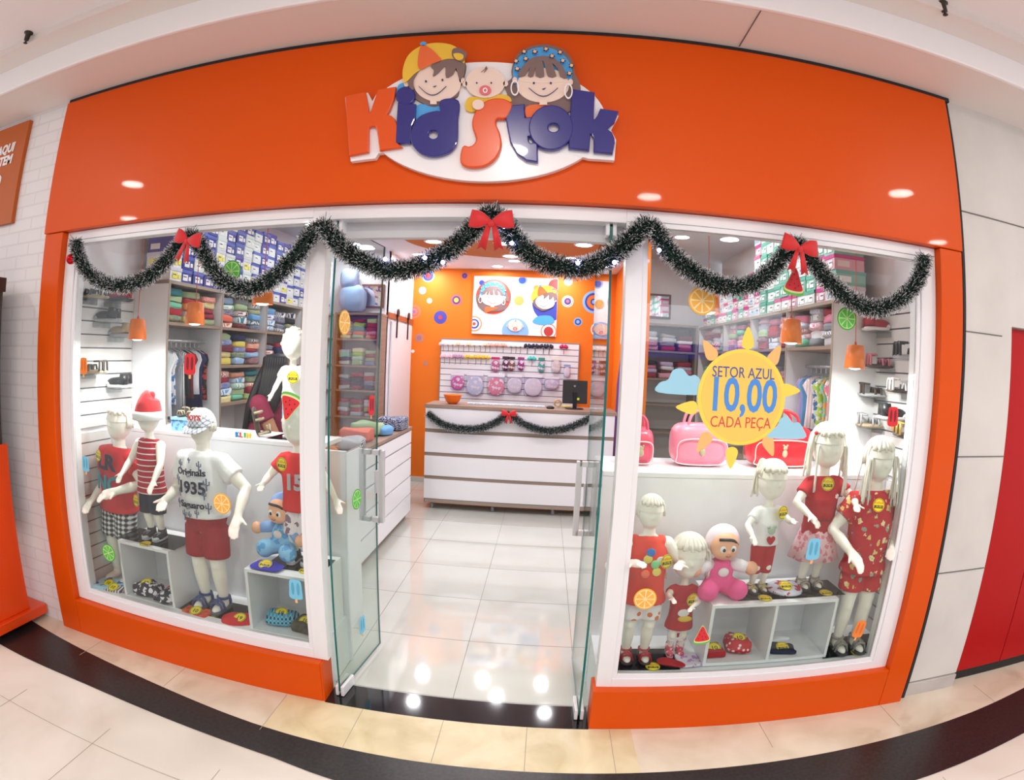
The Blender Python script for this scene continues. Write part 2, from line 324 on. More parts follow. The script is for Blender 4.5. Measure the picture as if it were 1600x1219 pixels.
# shop interior
TILE = mat('polished_porcelain_tile', 'cfd1ca', .07, pat='noise', c2='c8cac2', sc=2, coat=.4)
struct('floor', M().box((-2.37, .05, -.1), (2.07, 5, 0)), TILE)
m = M()
for i in range(-4, 5): x = -.173+i*.6008; m.box((x-.0015, .185, 0), (x+.0015, 4.86, .0006))
for j in range(-1, 7): y = .7935+j*.6008; m.box((-2.4, y-.0015, 0), (2.1, y+.0015, .0006))
struct('trim_18', m, mat('grey_grout', '85807c', .8))
struct('trim_19', M().box((-.766, .0, 0), (.475, .185, .0012)), mat('black_threshold_granite', '141416', .08, pat='noise', c2='0b0b0d', sc=60, coat=.5))
CE2 = mat('shop_ceiling_paint', 'e4e3e8', .7)
struct('ceiling', M().box((-2.4, .12, 2.8), (2.1, 4.9, 2.86)), CE2)
struct('wall_1', M().box((-2.45, .12, 0), (-2.35, 3.6, 2.85)), WMAT); struct('wall_2', M().box((2.05, .12, 0), (2.15, 3.6, 2.85)), WMAT)
struct('wall_back', M().box((-1.7, 4.86, 0), (1.25, 4.96, 2.82)), ORW)
struct('baseboard_back', M().box((-1.55, 4.845, 0), (-1.0, 4.86, .07)), TILE)
struct('wall_3', M().box((-2.4, 3.68, 0), (-1.56, 3.76, 2.85)), WMAT); struct('wall_4', M().box((1.12, 3.68, 0), (2.1, 3.76, 2.85)), WMAT)
struct('wall_5', M().box((-1.64, 3.69, 0), (-1.56, 4.86, 2.85)), WMAT)
struct('wall_6', M().box((1.05, 2.75, 0), (1.10, 4.86, 2.85)), ORW)
struct('ceiling_3', M().lathe((-.16, 2.15, 2.6), [(.001, 0), (.85, 0), (.85, .2)], 64), mat('orange_ceiling_disc', 'd4722a', .6), smooth=False)

for x, y, z in SHOP_L: downlight(x, y, z, .075, 'round recessed downlight in the ceiling inside the shop', 'shop ceiling downlights')
# ------------------------------------------------------------------ the shop sign
def ZP(X, Y):   # pixel of the sign crop -> (x, z) on the sign's plane
    p = at(500+X/3.2, 50+Y/3.2, 'y', -.03); return (p.x, p.z)
SKN = mat('sign_skin', 'ecd3c6', .6); HAIR = mat('sign_hair_brown', '7c6562', .6); CAPY = mat('sign_yellow', 'e9bd3c', .6); CAPO = mat('sign_cap_orange', 'e66a35', .6)
CYAN = mat('sign_cyan', '4ea6e6', .6); SIGW = mat('sign_white', 'f3f1f4', .25, coat=.4); SORG = mat('sign_letter_orange', 'e05000', .3, coat=.15); PINK = mat('sign_pacifier_pink', 'e06a70', .5); INK = mat('sign_ink', '2b2b66', .6)
PEACH = mat('sign_flower_peach', 'f2c08a', .6)
SG = thing('shop_logo_sign', 'white oval shop sign with raised letters and three cartoon children on the fascia', 'sign', (0, 0, 0))
def sp(name, loops, y, th, mt, par=SG, bev=.002, lab=None, f=ZP):
    o = obj(name, flat([[f(*p) for p in lp] for lp in loops], y, th, 0, bev), mt, par)
    if lab: o['label'] = lab
    return o
def sm(pts, n=5): return [(v[0], v[1]) for v in spline([(a, b, 0) for a, b in pts], n, True)]
bd = circ(830, 448, 600, 297, 72)
sp('backing_board', [bd], -.0, .03, SIGW)
sp('backing_board', [[(128, 328), (238, 305), (262, 350), (290, 300), (385, 285), (420, 400), (410, 590), (290, 605), (275, 630), (155, 645)]], -.002, .029, SIGW)
sp('backing_board', [[(1240, 300), (1372, 315), (1380, 400), (1470, 402), (1490, 420), (1452, 490), (1478, 540), (1470, 640), (1345, 632), (1300, 620), (1200, 600)]], -.002, .0295, SIGW)
Y0 = -.031
sp('letter_k', [[(140, 333), (230, 315), (243, 380), (246, 416), (256, 421), (268, 400), (300, 302), (380, 290), (372, 345), (350, 400), (334, 425), (360, 433), (376, 448), (386, 480), (384, 565), (405, 582), (310, 596), (298, 500), (288, 478), (268, 475), (250, 482), (246, 500), (245, 605), (160, 622)]], Y0, .022, SORG, bev=.005)
sp('letter_i', [[(400, 368), (480, 375), (477, 440), (460, 480), (452, 562), (388, 560)]], Y0, .022, NAVY, bev=.005)
sp('letter_i_dot', [circ(434, 330, 43, 40)], Y0, .024, NAVY, bev=.005)
sp('letter_d', [sm([(470, 500), (490, 455), (530, 425), (603, 412), (603, 470), (612, 420), (612, 357), (692, 358), (690, 450), (688, 540), (675, 580), (640, 612), (575, 628), (515, 615), (475, 575), (463, 540)], 4), circ(571, 524, 29, 26)], Y0, .024, NAVY, bev=.005)
sp('letter_s', [sm([(957, 382), (935, 358), (890, 349), (840, 360), (800, 392), (775, 440), (772, 485), (790, 540), (780, 572), (750, 590), (722, 588), (714, 660), (760, 682), (830, 672), (880, 632), (902, 575), (895, 520), (876, 472), (886, 440), (930, 436)], 4)], Y0, .024, SORG, bev=.006)
sp('letter_t', [[(928, 388), (1018, 377), (1022, 444), (1060, 441), (1050, 528), (1036, 530), (1040, 560), (1052, 572), (1082, 570), (1084, 655), (1035, 647), (990, 615), (958, 560), (942, 480)]], Y0, .023, NAVY, bev=.005)
sp('letter_o', [circ(1155, 490, 104, 106, 40), circ(1167, 491, 33, 27)], Y0, .026, NAVY, bev=.006)
sp('letter_k', [[(1262, 303), (1366, 318), (1360, 440), (1362, 455), (1378, 450), (1390, 430), (1403, 400), (1483, 412), (1465, 460), (1425, 498), (1452, 515), (1463, 540), (1465, 565), (1455, 614), (1372, 606), (1372, 545), (1360, 517), (1344, 517), (1338, 598), (1248, 588)]], Y0, .024, NAVY, bev=.005)
def boy(par, f, y, s=1, body=True, lab='boy_face'):
    q = lambda n, lp, k, mt, th=.003: sp(n, lp, y-.003*k*s, th*s, mt, r_, 0, None, f)
    r_ = obj(lab, flat([[f(*p) for p in circ(590, 262, 118, 94, 40)]], y-.006*s, .012*s), SKN, par)
    q('hair', [sm([(440, 262), (470, 330), (520, 362), (560, 378), (600, 372), (660, 340), (690, 325), (700, 290), (722, 230), (728, 160), (650, 130), (520, 160)])], 0, HAIR, .012)
    q('fringe', [sm([(560, 180), (575, 205), (570, 235), (600, 215), (630, 185), (635, 240), (670, 225), (685, 195), (700, 245), (722, 230), (728, 165), (690, 145), (620, 150)], 3)], 7, HAIR)
    q('sideburn', [sm([(445, 255), (480, 215), (505, 200), (475, 250), (475, 300), (455, 290)], 4)], 7, HAIR)
    q('cap', [sm([(425, 262), (422, 200), (450, 130), (515, 84), (600, 70), (680, 88), (722, 140), (726, 172), (700, 155), (640, 150), (560, 178), (490, 215), (445, 258)])], 8, CAPY)
    q('cap_panel', [sm([(505, 203), (497, 150), (515, 84), (560, 100), (600, 140), (612, 158), (560, 178)], 4)], 9, CAPO)
    q('cap_button', [circ(524, 76, 16, 10)], 9, CYAN)
    q('cap_badge', [sm([(668, 105), (700, 98), (738, 122), (730, 150), (715, 165), (670, 145)], 3)], 9, HAIR); q('cap_badge', [sm([(672, 130), (700, 125), (722, 135), (718, 155), (690, 158)], 3)], 10, CAPY)
    for x, z in ((437, 268), (712, 250)): q('ear', [circ(x, z, 13, 15)], 5, SKN)
    for x, z in ((535, 259), (617, 252)): q('eye', [circ(x, z, 5, 5, 12)], 7, INK)
    q('mouth', [[(500+i*8, 285+44*math.sin(PI*i/17)) for i in range(18)]+[(500+i*8, 282+44*math.sin(PI*i/17)) for i in range(17, -1, -1)]], 7, INK); q('nose', [[(570, 285), (578, 288), (588, 280), (578, 283)]], 7, INK)
    if body:
        q('neck', [[(556, 348), (588, 348), (588, 372), (556, 372)]], 6, SKN); q('shirt', [sm([(485, 372), (556, 366), (606, 368), (603, 412), (530, 425), (485, 445)], 3)], 2, CYAN); q('shirt_sleeve', [sm([(385, 300), (400, 265), (440, 262), (445, 290), (400, 300), (385, 345)], 3)], 2, CYAN)
def baby(par, f, y, s=1, body=True):
    r_ = obj('baby_face', flat([[f(*p) for p in circ(828, 262, 98, 77, 40)]], y-.006*s, .012*s), SKN, par)
    q = lambda n, lp, k, mt, th=.003: sp(n, lp, y-.003*k*s, th*s, mt, r_, 0, None, f)
    for x in (727, 930): q('ear', [circ(x, 268, 12, 14)], 5, SKN)
    for x in (787, 859): q('eye', [circ(x, 267, 4, 4, 10)], 7, INK)
    q('pacifier', [circ(829, 304, 29, 24)], 7, PINK); q('pacifier_ring', [circ(829, 306, 12, 13), circ(829, 306, 7, 8)], 8, SIGW); q('hair_curl', [[(808, 214), (825, 200), (835, 183), (840, 195), (822, 218), (834, 190), (822, 205)]], 7, HAIR)
    if body: q('body', [sm([(728, 370), (745, 335), (800, 330), (880, 320), (940, 325), (957, 355), (900, 345), (840, 352), (800, 385), (770, 405), (735, 398)])], 1, CAPY, .01); q('fist', [circ(795, 379, 29, 25)], 9, SKN)
def girl(par, f, y, s=1, body=True):
    r_ = obj('girl_face', flat([[f(*p) for p in circ(1115, 276, 130, 86, 44)]], y-.006*s, .012*s), SKN, par)
    q = lambda n, lp, k, mt, th=.003: sp(n, lp, y-.003*k*s, th*s, mt, r_, 0, None, f)
    q('hair', [sm([(958, 200), (975, 140), (1020, 92), (1115, 68), (1210, 92), (1260, 145), (1275, 215), (1300, 270), (1298, 310), (1262, 305), (1258, 400), (1050, 430), (958, 378), (940, 320), (925, 270), (960, 235)])], 0, HAIR, .011)
    q('headband', [circ(1113, 215, 148, 132, 36)], 3, CYAN)
    q('fringe', [sm([(990, 232), (1020, 180), (1060, 145), (1113, 134), (1170, 145), (1215, 190), (1235, 245), (1200, 236), (1190, 200), (1160, 170), (1182, 234), (1140, 236), (1128, 190), (1112, 155), (1122, 236), (1080, 234), (1078, 190), (1066, 236), (1040, 232), (1052, 190), (1025, 232)], 2)], 7, HAIR)
    q('face_side', [circ(1113, 250, 118, 16)], 5.6, SKN)
    for x, z in ((975, 252), (1252, 262)): q('ear', [circ(x, z, 12, 15)], 6, SKN)
    for x, z in ((976, 296), (1241, 312)): q('earring', [circ(x, z, 21, 38), circ(x, z, 15, 31)], 9, SIGW)
    for x in (1070, 1154): q('eye', [circ(x, 268, 5, 5, 10)], 7, INK)
    q('mouth', [[(1045+i*8.5, 293+42*math.sin(PI*i/17)) for i in range(18)]+[(1045+i*8.5, 290+42*math.sin(PI*i/17)) for i in range(17, -1, -1)]], 7, INK); q('nose', [[(1110, 298), (1120, 301), (1130, 292), (1120, 295)]], 7, INK)
    for x, z in ((1022, 115), (1075, 115), (1130, 102), (1200, 118), (1160, 137), (982, 162), (1030, 150), (1213, 160), (1256, 184), (988, 200), (1246, 223)):
        q('flower', [[(x+(12+4*math.cos(5*a/24*2*PI))*math.cos(a/24*2*PI), z+(10+3.5*math.cos(5*a/24*2*PI))*math.sin(a/24*2*PI)) for a in range(24)]], 8, INK); q('flower', [circ(x, z, 8, 7, 10)], 9, PEACH)
    if body: q('neck', [[(1098, 355), (1136, 355), (1136, 378), (1098, 378)]], 8, SKN); q('shirt', [sm([(1030, 385), (1100, 370), (1150, 374), (1180, 390), (1100, 420), (1040, 445)], 3)], 5, CAPO)
boy(SG, ZP, -.03); baby(SG, ZP, -.03); girl(SG, ZP, -.03)
# ------------------------------------------------------------------ tinsel garlands
TD = mat('tinsel_dark_green', '12332a', .35, metal=.2); TW = mat('tinsel_frost', 'e4e6ea', .4, metal=.3)
BOWM = mat('red_bow_ribbon', 'cf0f18', .55, sheen=.4); LED = mat('blue_fairy_bulb', 'b9b4ff', .3, emit=14)
def tinsel(pts, rad, dens, seed):
    rn = np.random.default_rng(seed); P = spline(pts, 10); seg = [(P[i+1]-P[i]).length for i in range(len(P)-1)]; tot = sum(seg); n = int(tot*dens)
    cum = np.cumsum([0]+seg); m = M(); A = np.array([tuple(p) for p in P]); us = rn.random(n)*tot
    idx = np.clip(np.searchsorted(cum, us)-1, 0, len(seg)-1); fr = (us-cum[idx])/np.array(seg)[idx]
    base = A[idx]*(1-fr[:, None])+A[idx+1]*fr[:, None]; T = A[idx+1]-A[idx]; T /= np.linalg.norm(T, axis=1)[:, None]
    d = rn.normal(size=(n, 3)); d -= T*np.sum(d*T, 1)[:, None]; d /= np.linalg.norm(d, axis=1)[:, None]; d += T*rn.normal(0, .35, n)[:, None]
    w = np.cross(d, rn.normal(size=(n, 3))); w /= np.linalg.norm(w, axis=1)[:, None]; w *= .0011
    Lh = rad*(.72+.38*rn.random(n)); mid = base+d*(Lh*.79)[:, None]; tip = base+d*Lh[:, None]
    V = np.stack([base-w, base+w, mid+w, mid-w, mid+w, mid-w, tip-w*.8, tip+w*.8], 1).reshape(-1, 3)
    F = []; Mi = []
    for i in range(n):
        o = i*8; F += [(o, o+1, o+2, o+3), (o+5, o+4, o+7, o+6)]; Mi += [0, 1 if rn.random() < .62 else 0]
    m.v = [tuple(v) for v in V]; m.f = F; m.m = Mi; m.tube(P, rad*.3, 8, 0); return m, P
def bow(par, c, s, lab, rot=0):
    b = link('bow', None, par) if False else None
    m = M(); e = Matrix.Translation(c) @ Matrix.Rotation(rot, 4, 'Y')
    for sg in (-1, 1):
        lo = []
        for i in range(9):
            t = i/8; x = sg*s*(.05+t*.95); h = s*(.14+.42*math.sin(min(t*1.25, 1)*PI*.55)); lo.append((x, h*.95, s*(.07+.12*math.sin(t*PI))))
        m.tube([(x, -.06*s, .10*s+.16*s*i/8) for i, (x, h, d) in enumerate(lo)], [h*.82 for x, h, d in lo], 14, 0, ry=[d for x, h, d in lo])
        m.add([(0, -.05*s, 0), (sg*.20*s, -.08*s, .02*s), (sg*.62*s, -.1*s, -1.25*s), (sg*.42*s, -.06*s, -1.12*s), (sg*.2*s, -.1*s, -1.3*s)] + [(0, -.02*s, 0), (sg*.20*s, -.05*s, .02*s), (sg*.62*s, -.07*s, -1.25*s), (sg*.42*s, -.03*s, -1.12*s), (sg*.2*s, -.07*s, -1.3*s)],
              [(0, 1, 2, 3, 4), (9, 8, 7, 6, 5), (0, 5, 6, 1), (1, 6, 7, 2), (2, 7, 8, 3), (3, 8, 9, 4), (4, 9, 5, 0)])
    m.ell((0, -.08*s, 0), (.16*s, .13*s, .17*s)); m.xf(e); return obj('bow', m, BOWM, par, True, label=lab)
def PX(l, y): return [at(px, py, 'y', y) for px, py in l]
def garland(pix, y, rad, dens, seed, label, bows=(), leds=(), ball=None, grp=None):
    P = PX(pix, y); t = thing('tinsel_garland', label, 'garland', P[0]); iv = Matrix.Translation(-P[0])
    m, _ = tinsel(P, rad, dens, seed); obj('tinsel', m.xf(iv), [TD, TW], t)
    for px, py, s, r in bows: bow(t, at(px, py, 'y', y-rad*.9)-P[0], s, 'red velvet bow', r)
    for px, py in leds: obj('fairy_bulb', M().ell(at(px, py, 'y', y-rad*.8)-P[0], .008, n=10, m=6), LED, t, True)
    if ball: c = at(*ball, 'y', y-.02)-P[0]; b = obj('bauble', M().ell(c, .028, n=20, m=12), mat('red_bauble', 'c01020', .08, metal=.8), t, True, label='shiny red bauble'); obj('bauble_cap', M().tube([c+Vector((0, 0, .026)), c+Vector((0, 0, .036))], .007), CHROME, b)
garland([(118, 376), (123, 397), (135, 423), (160, 441), (195, 446), (232, 432), (262, 405), (285, 378), (300, 368), (315, 388), (335, 424), (362, 447), (395, 450), (430, 432), (462, 400), (488, 365), (508, 352)], -.015, .046, 7000, 3,
        'frosted green tinsel garland in two swags across the left display window, with a red bow', [(293, 378, .075, .25)], ball=(111, 405))
garland([(506, 352), (518, 368), (540, 392), (575, 412), (615, 424), (655, 416), (700, 392), (735, 362), (757, 340), (768, 334), (785, 346), (805, 374), (835, 402), (875, 417), (915, 418), (955, 400), (985, 374), (1006, 353)], -.03, .048, 8500, 4,
        'thick frosted green tinsel garland in two swags over the open doorway, with a red bow', [(768, 350, .082, 0)], [(602, 405), (664, 403), (788, 354), (800, 380), (903, 411), (960, 410), (692, 410)])
garland([(1004, 353), (1016, 350), (1028, 366), (1045, 392), (1070, 416), (1100, 436), (1135, 448), (1170, 446), (1200, 428), (1225, 400), (1240, 384), (1256, 388), (1272, 412), (1300, 445), (1335, 472), (1370, 482), (1408, 466), (1435, 436), (1445, 400)], -.015, .046, 7000, 5,
        'frosted green tinsel garland in two swags across the right display window, with a red bow', [(1249, 390, .08, .12)], [(1030, 391)])
# ------------------------------------------------------------------ glass doors
def glass_door(name, x, sgn, label, ang, hw):
    m = M().box((-.005, 0, .03), (.005, .53, 2.2), 0); m.m = [0 if i in (3, 5) else 1 for i in range(6)]
    d = struct(name, m, [DGLS, GEDGE]); d['label'] = label; d.location = (x, .075, 0); d.rotation_euler = (0, 0, ang)
    for z0, z1 in ((.004, .06), (2.16, 2.212)): obj('hinge_clamp', M().box((-.022, -.005, z0), (-.006, .125, z1)).box((.006, -.005, z0), (.022, .125, z1)), WHITE, d, bevel=.003)
    m = M(); y = .47
    for sx in (-1, 1):
        X = sx*(hw-.014); i_ = sx*.0055
        m.box((X-.014, y-.014, .785), (X+.014, y+.014, 1.165)); m.box((min(i_, X), y-.014, 1.138), (max(i_, X), y+.014, 1.165)); m.box((min(i_, X), y-.014, .785), (max(i_, X), y+.014, .812))
    obj('handle', m, CHROME, d, bevel=.002, label='square brushed steel pull handle')
    obj('lock_plate', M().box((sgn*.0055, .49, .93), (sgn*.014, .52, 1.05)), CHROME, d, bevel=.002)
glass_door('door_1', -.712, 1, 'left glass door swung open into the shop', -.10, .068); glass_door('door_3', .432, -1, 'right glass door swung open into the shop', .02, .06)
# ------------------------------------------------------------------ stickers on the glass
GY = .0605
def sticker(name, px, py, label, w=.085, rot=0, plane='y', kind=None, x=None, cols=None):
    p = at(px, py, 'y', .06) if plane == 'y' else at(px, py, 'x', x)
    mt = []; ms = M(); par = {}
    t = thing(name, label, 'sticker', p, 0)
    def layer(nm, loops, k, c, th=.0012):
        m = flat(loops, -.0005-k*.0011, th); m.xf(Matrix.Rotation(rot, 4, 'Y'))
        if plane == 'x': m.xf(Matrix.Rotation(R(90)-.1, 4, 'Z')); m.xf(Matrix.Translation((.1*p.y-.0265, 0, 0)))
        obj(nm, m, c, t)
    if kind == 'citrus':
        a, b, c = cols; layer('rind', [circ(0, 0, w/2, n=40)], 0, a); layer('pith', [circ(0, 0, w*.44, n=40)], 1, b)
        for k in range(8):
            a0 = k*PI/4+.09; a1 = (k+1)*PI/4-.09; layer('segment', [[(w*.05*math.cos((a0+a1)/2), w*.05*math.sin((a0+a1)/2))]+circ(0, 0, w*.4, n=6, a0=a0, a1=a1)], 2, c)
    elif kind == 'pop':
        a, b = cols; h = w*1.35
        layer('stick', [[(-w*.09, -h*.5), (-w*.09, -h*.75), (w*.09, -h*.75), (w*.09, -h*.5)]], 0, mat('popsicle_stick', 'f0b878', .7))
        layer('ice', [sm([(-w*.42, -h*.5), (w*.42, -h*.5), (w*.45, 0), (w*.42, h*.35), (w*.25, h*.47), (-w*.25, h*.47), (-w*.42, h*.35), (-w*.45, 0)], 4)], 1, a)
        for sx in (-1, 1): layer('groove', [circ(sx*w*.19, 0, w*.1, h*.33, 18)], 2, b)
    elif kind == 'melon':
        layer('rind', [sm([(0, w*.62), (w*.3, w*.05), (w*.5, -w*.42), (w*.25, -w*.58), (-w*.25, -w*.58), (-w*.5, -w*.42), (-w*.3, w*.05)], 4)], 0, mat('rind_green', '6cc24a', .6))
        layer('pith', [sm([(0, w*.6), (w*.29, w*.05), (w*.47, -w*.36), (w*.2, -w*.48), (-w*.2, -w*.48), (-w*.47, -w*.36), (-w*.29, w*.05)], 4)], 1, mat('pith_cream', 'e6eeb0', .6))
        layer('flesh', [sm([(0, w*.56), (w*.27, w*.05), (w*.42, -w*.3), (w*.2, -w*.4), (-w*.2, -w*.4), (-w*.42, -w*.3), (-w*.27, w*.05)], 4)], 2, mat('melon_red', 'dc3038', .6))
        for a, b in ((-.05, .3), (.1, .12), (-.15, .05), (.0, -.1), (.2, -.15), (-.22, -.2), (.05, -.28)): layer('seed', [circ(a*w, b*w, w*.02, w*.035, 8)], 3, BLACK)
    return t
LM = (mat('lime_rind', '3fae3c', .6), mat('lime_pith', 'c9e29a', .6), mat('lime_flesh', '5cc653', .6)); OR = (mat('orange_rind', 'f2b53c', .6), mat('orange_pith', 'f8e6b0', .6), mat('orange_flesh', 'f6b64c', .6))
PB = (mat('pop_blue', '7cc6e6', .6), mat('pop_blue_dark', '5aa9c8', .6)); PR = (mat('pop_red', 'dc2c34', .6), mat('pop_red_dark', '7c1c2c', .6)); PO = (mat('pop_orange', 'f0893a', .6), mat('pop_orange_dark', 'e0702a', .6))
sticker('lime_slice_sticker', 362, 424, 'lime slice sticker high on the left window, under the tinsel', .1, kind='citrus', cols=LM)
sticker('orange_slice_sticker', 1097, 470, 'orange slice sticker high on the right window, beside a pendant lamp', .115, kind='citrus', cols=OR)
sticker('watermelon_sticker', 1241, 440, 'red watermelon wedge sticker hanging below the bow on the right window', .1, .1, kind='melon')
sticker('lime_slice_sticker', 1323, 498, 'lime slice sticker high on the right window, right of the watermelon', .1, kind='citrus', cols=LM)
sticker('popsicle_sticker', 131, 571, 'orange popsicle sticker at the left edge of the left window', .062, kind='pop', cols=PO)
sticker('popsicle_sticker', 297, 568, 'red popsicle sticker in front of the hanging clothes on the left window', .07, kind='pop', cols=PR)
sticker('popsicle_sticker', 134, 724, 'pale blue popsicle sticker at the left edge of the left window', .06, kind='pop', cols=PB)
sticker('lime_slice_sticker', 170, 864, 'lime slice sticker low on the left window, in front of a mannequin leg', .1, .4, kind='citrus', cols=LM)
sticker('popsicle_sticker', 462, 920, 'pale blue popsicle sticker low on the left window near the door post', .072, kind='pop', cols=PB)
sticker('orange_slice_sticker', 347, 787, 'orange slice sticker in front of the white printed T-shirt', .1, kind='citrus', cols=OR)
sticker('watermelon_sticker', 452, 636, 'red watermelon wedge sticker turned sideways on the left window', .105, PI+.3, kind='melon')
sticker('popsicle_sticker', 1395, 650, 'red popsicle sticker at the right edge of the right window', .063, kind='pop', cols=PR)
sticker('popsicle_sticker', 1271, 857, 'pale blue popsicle sticker in front of the pink skirt', .072, kind='pop', cols=PB)
sticker('popsicle_sticker', 1343, 982, 'orange popsicle sticker low on the right window', .065, .2, kind='pop', cols=PO)
sticker('orange_slice_sticker', 1008, 936, 'orange slice sticker low on the right window near the doorway', .1, kind='citrus', cols=OR)
sticker('watermelon_sticker', 1097, 992, 'small red watermelon wedge sticker low on the right window', .08, -.1, kind='melon')
for n_, px, py, lab, w, k, c in (('orange_slice_sticker', 541, 504, 'orange slice sticker high on the left glass door', .11, 'citrus', OR), ('lime_slice_sticker', 555, 780, 'lime slice sticker on the left glass door below the handle', .1, 'citrus', LM),
        ('popsicle_sticker', 573, 632, 'red popsicle sticker on the left glass door above the handle', .07, 'pop', PR), ('popsicle_sticker', 563, 975, 'pale blue popsicle sticker near the foot of the left glass door', .07, 'pop', PB)):
    sticker(n_, px, py, lab, w, plane='x', x=-.685, kind=k, cols=c)
# the big sun
SY = mat('sun_yellow', 'f6dd5a', .6); SYO = mat('sun_deep_yellow', 'f7cf63', .6); RAYO = mat('ray_orange', 'f5c078', .6); SB = mat('sun_ink_blue', '4456a0', .6); SBB = mat('sun_blue', '4f92e2', .6, pat=None); SRD = mat('sun_red', 'd8524a', .6); CLD = mat('cloud_blue', '9fd6ee', .6)
c = at(1160, 621, 'y', .06); T = thing('sun_price_sticker', 'large round yellow sun sticker offering pieces at 10,00 each', 'sticker', c)
obj('sun_disc', flat([circ(0, 0, .196, .197, 64)], -.0004, .0008), SY, T); obj('sun_core', flat([circ(0.0, 0, .178, .182, 64)], -.0012, .0012), SYO, T)
for px, py, mt_, ro in ((1169, 530, SY, 0), (1109, 548, RAYO, .6), (1211, 556, RAYO, -.5), (1234, 610, SY, -1.57), (1075, 637, SY, 1.57), (1100, 690, RAYO, 2.6), (1143, 714, SY, 3.14), (1202, 696, RAYO, 3.6)):
    p = at(px, py, 'y', .06)-c; w = .032; m = flat([sm([(0, w*1.6), (w*.8, -.2*w), (w*.7, -w), (0, -w*1.3), (-w*.7, -w), (-w*.8, -.2*w)], 4)], .0015, .0008); m.xf(Matrix.Rotation(-ro if True else 0, 4, 'Y')); m.xf(Matrix.Translation(p)); obj('sun_ray', m, mt_, T)
obj('text_line', text('SETOR AZUL', .062, -.0024, .001, 0, .098, sx=.78), SB, T); obj('text_line', text('CADA PEÇA', .064, -.0024, .001, 0, -.105, sx=.78), SRD, T)
obj('text_line', text('10,00', .19, -.0024, .001, 0.002, .002, bold=.004, sx=.74), SBB, T)
for (px, py, w), lab in (((1065, 600, .19), 'pale blue cloud sticker left of the sun sticker'), ((1230, 672, .17), 'pale blue cloud sticker right of the sun sticker')):
    p = at(px, py, 'y', .06); o = obj('cloud_sticker', flat([sm([(-.5*w, -.2*w), (-.48*w, .0), (-.3*w, .08*w), (-.2*w, .28*w), (0, .32*w), (.15*w, .18*w), (.3*w, .2*w), (.45*w, .05*w), (.5*w, -.2*w)], 4)], .0007, .0004), CLD, loc=p); tag(o, lab, 'sticker')
# ------------------------------------------------------------------ display windows
def supell(rx, ry, rz, e=.4, n=20, m=10, nz=.0, seed=0, mi=0):
    rn = random.Random(seed); o = M(); ph = [rn.uniform(0, 6) for _ in range(6)]
    sp_ = lambda v, p: math.copysign(abs(v)**p, v)
    vs = []; fs = []
    for i in range(m+1):
        t = PI*i/m-PI/2
        for k in range(n):
            w = 2*PI*k/n; x = rx*sp_(math.cos(t), e)*sp_(math.cos(w), e); y = ry*sp_(math.cos(t), e)*sp_(math.sin(w), e); z = rz*sp_(math.sin(t), e*1.3)
            d = nz*(math.sin(x*38+ph[0]+y*21)+math.sin(y*44+ph[1])+.6*math.sin(x*80+ph[2])+.5*math.sin((x+y)*95+ph[3]))
            vs.append((x+d*.8, y+nz*math.sin(z*150+ph[4]+x*30), z+d*(1 if z > -rz*.3 else .2)))
    for i in range(m):
        for k in range(n): fs.append((i*n+k, i*n+(k+1) % n, (i+1)*n+(k+1) % n, (i+1)*n+k))
    return o.add(vs, fs, mi)
TAGR = mat('tag_red_print', 'd0281e', .5); TAGY = mat('tag_yellow', 'f6e02c', .5)
def price_tag(par, loc, num='29,90', s=.03, rot=(0, 0, 0), round_=True):
    m = flat([circ(0, 0, s, s if round_ else s*.55, 26)], .0, .001); e = Matrix.Translation(loc) @ Euler(rot).to_matrix().to_4x4()
    m.join(flat([circ(0, 0, s*.93, s*.93 if round_ else s*.5, 26), circ(0, 0, s*.87, s*.87 if round_ else s*.45, 26)], -.0007, .0007), 1)
    k = 1 if round_ else .6
    if len(num) > 2:
        m.join(flat([[(-s*.72, -s*.45*k), (s*.72, -s*.45*k), (s*.72, 0), (-s*.72, 0)]], -.0007, .0006), 1)
        m.join(text('KidStok', s*.5*k, -.0007, .0006, 0, s*.35*k, sx=.95), 2); m.join(text(num, s*.5*k, -.0012, .0006, 0, -s*.22*k), 0)
    else: m.join(text(num, s*1.0*k, -.0007, .0006, 0, -s*.1*k, bold=.0006), 1)
    o = obj('price_tag', m.xf(e), [TAGY, BLACK, TAGR], par); o['label'] = 'round yellow price tag'; return o
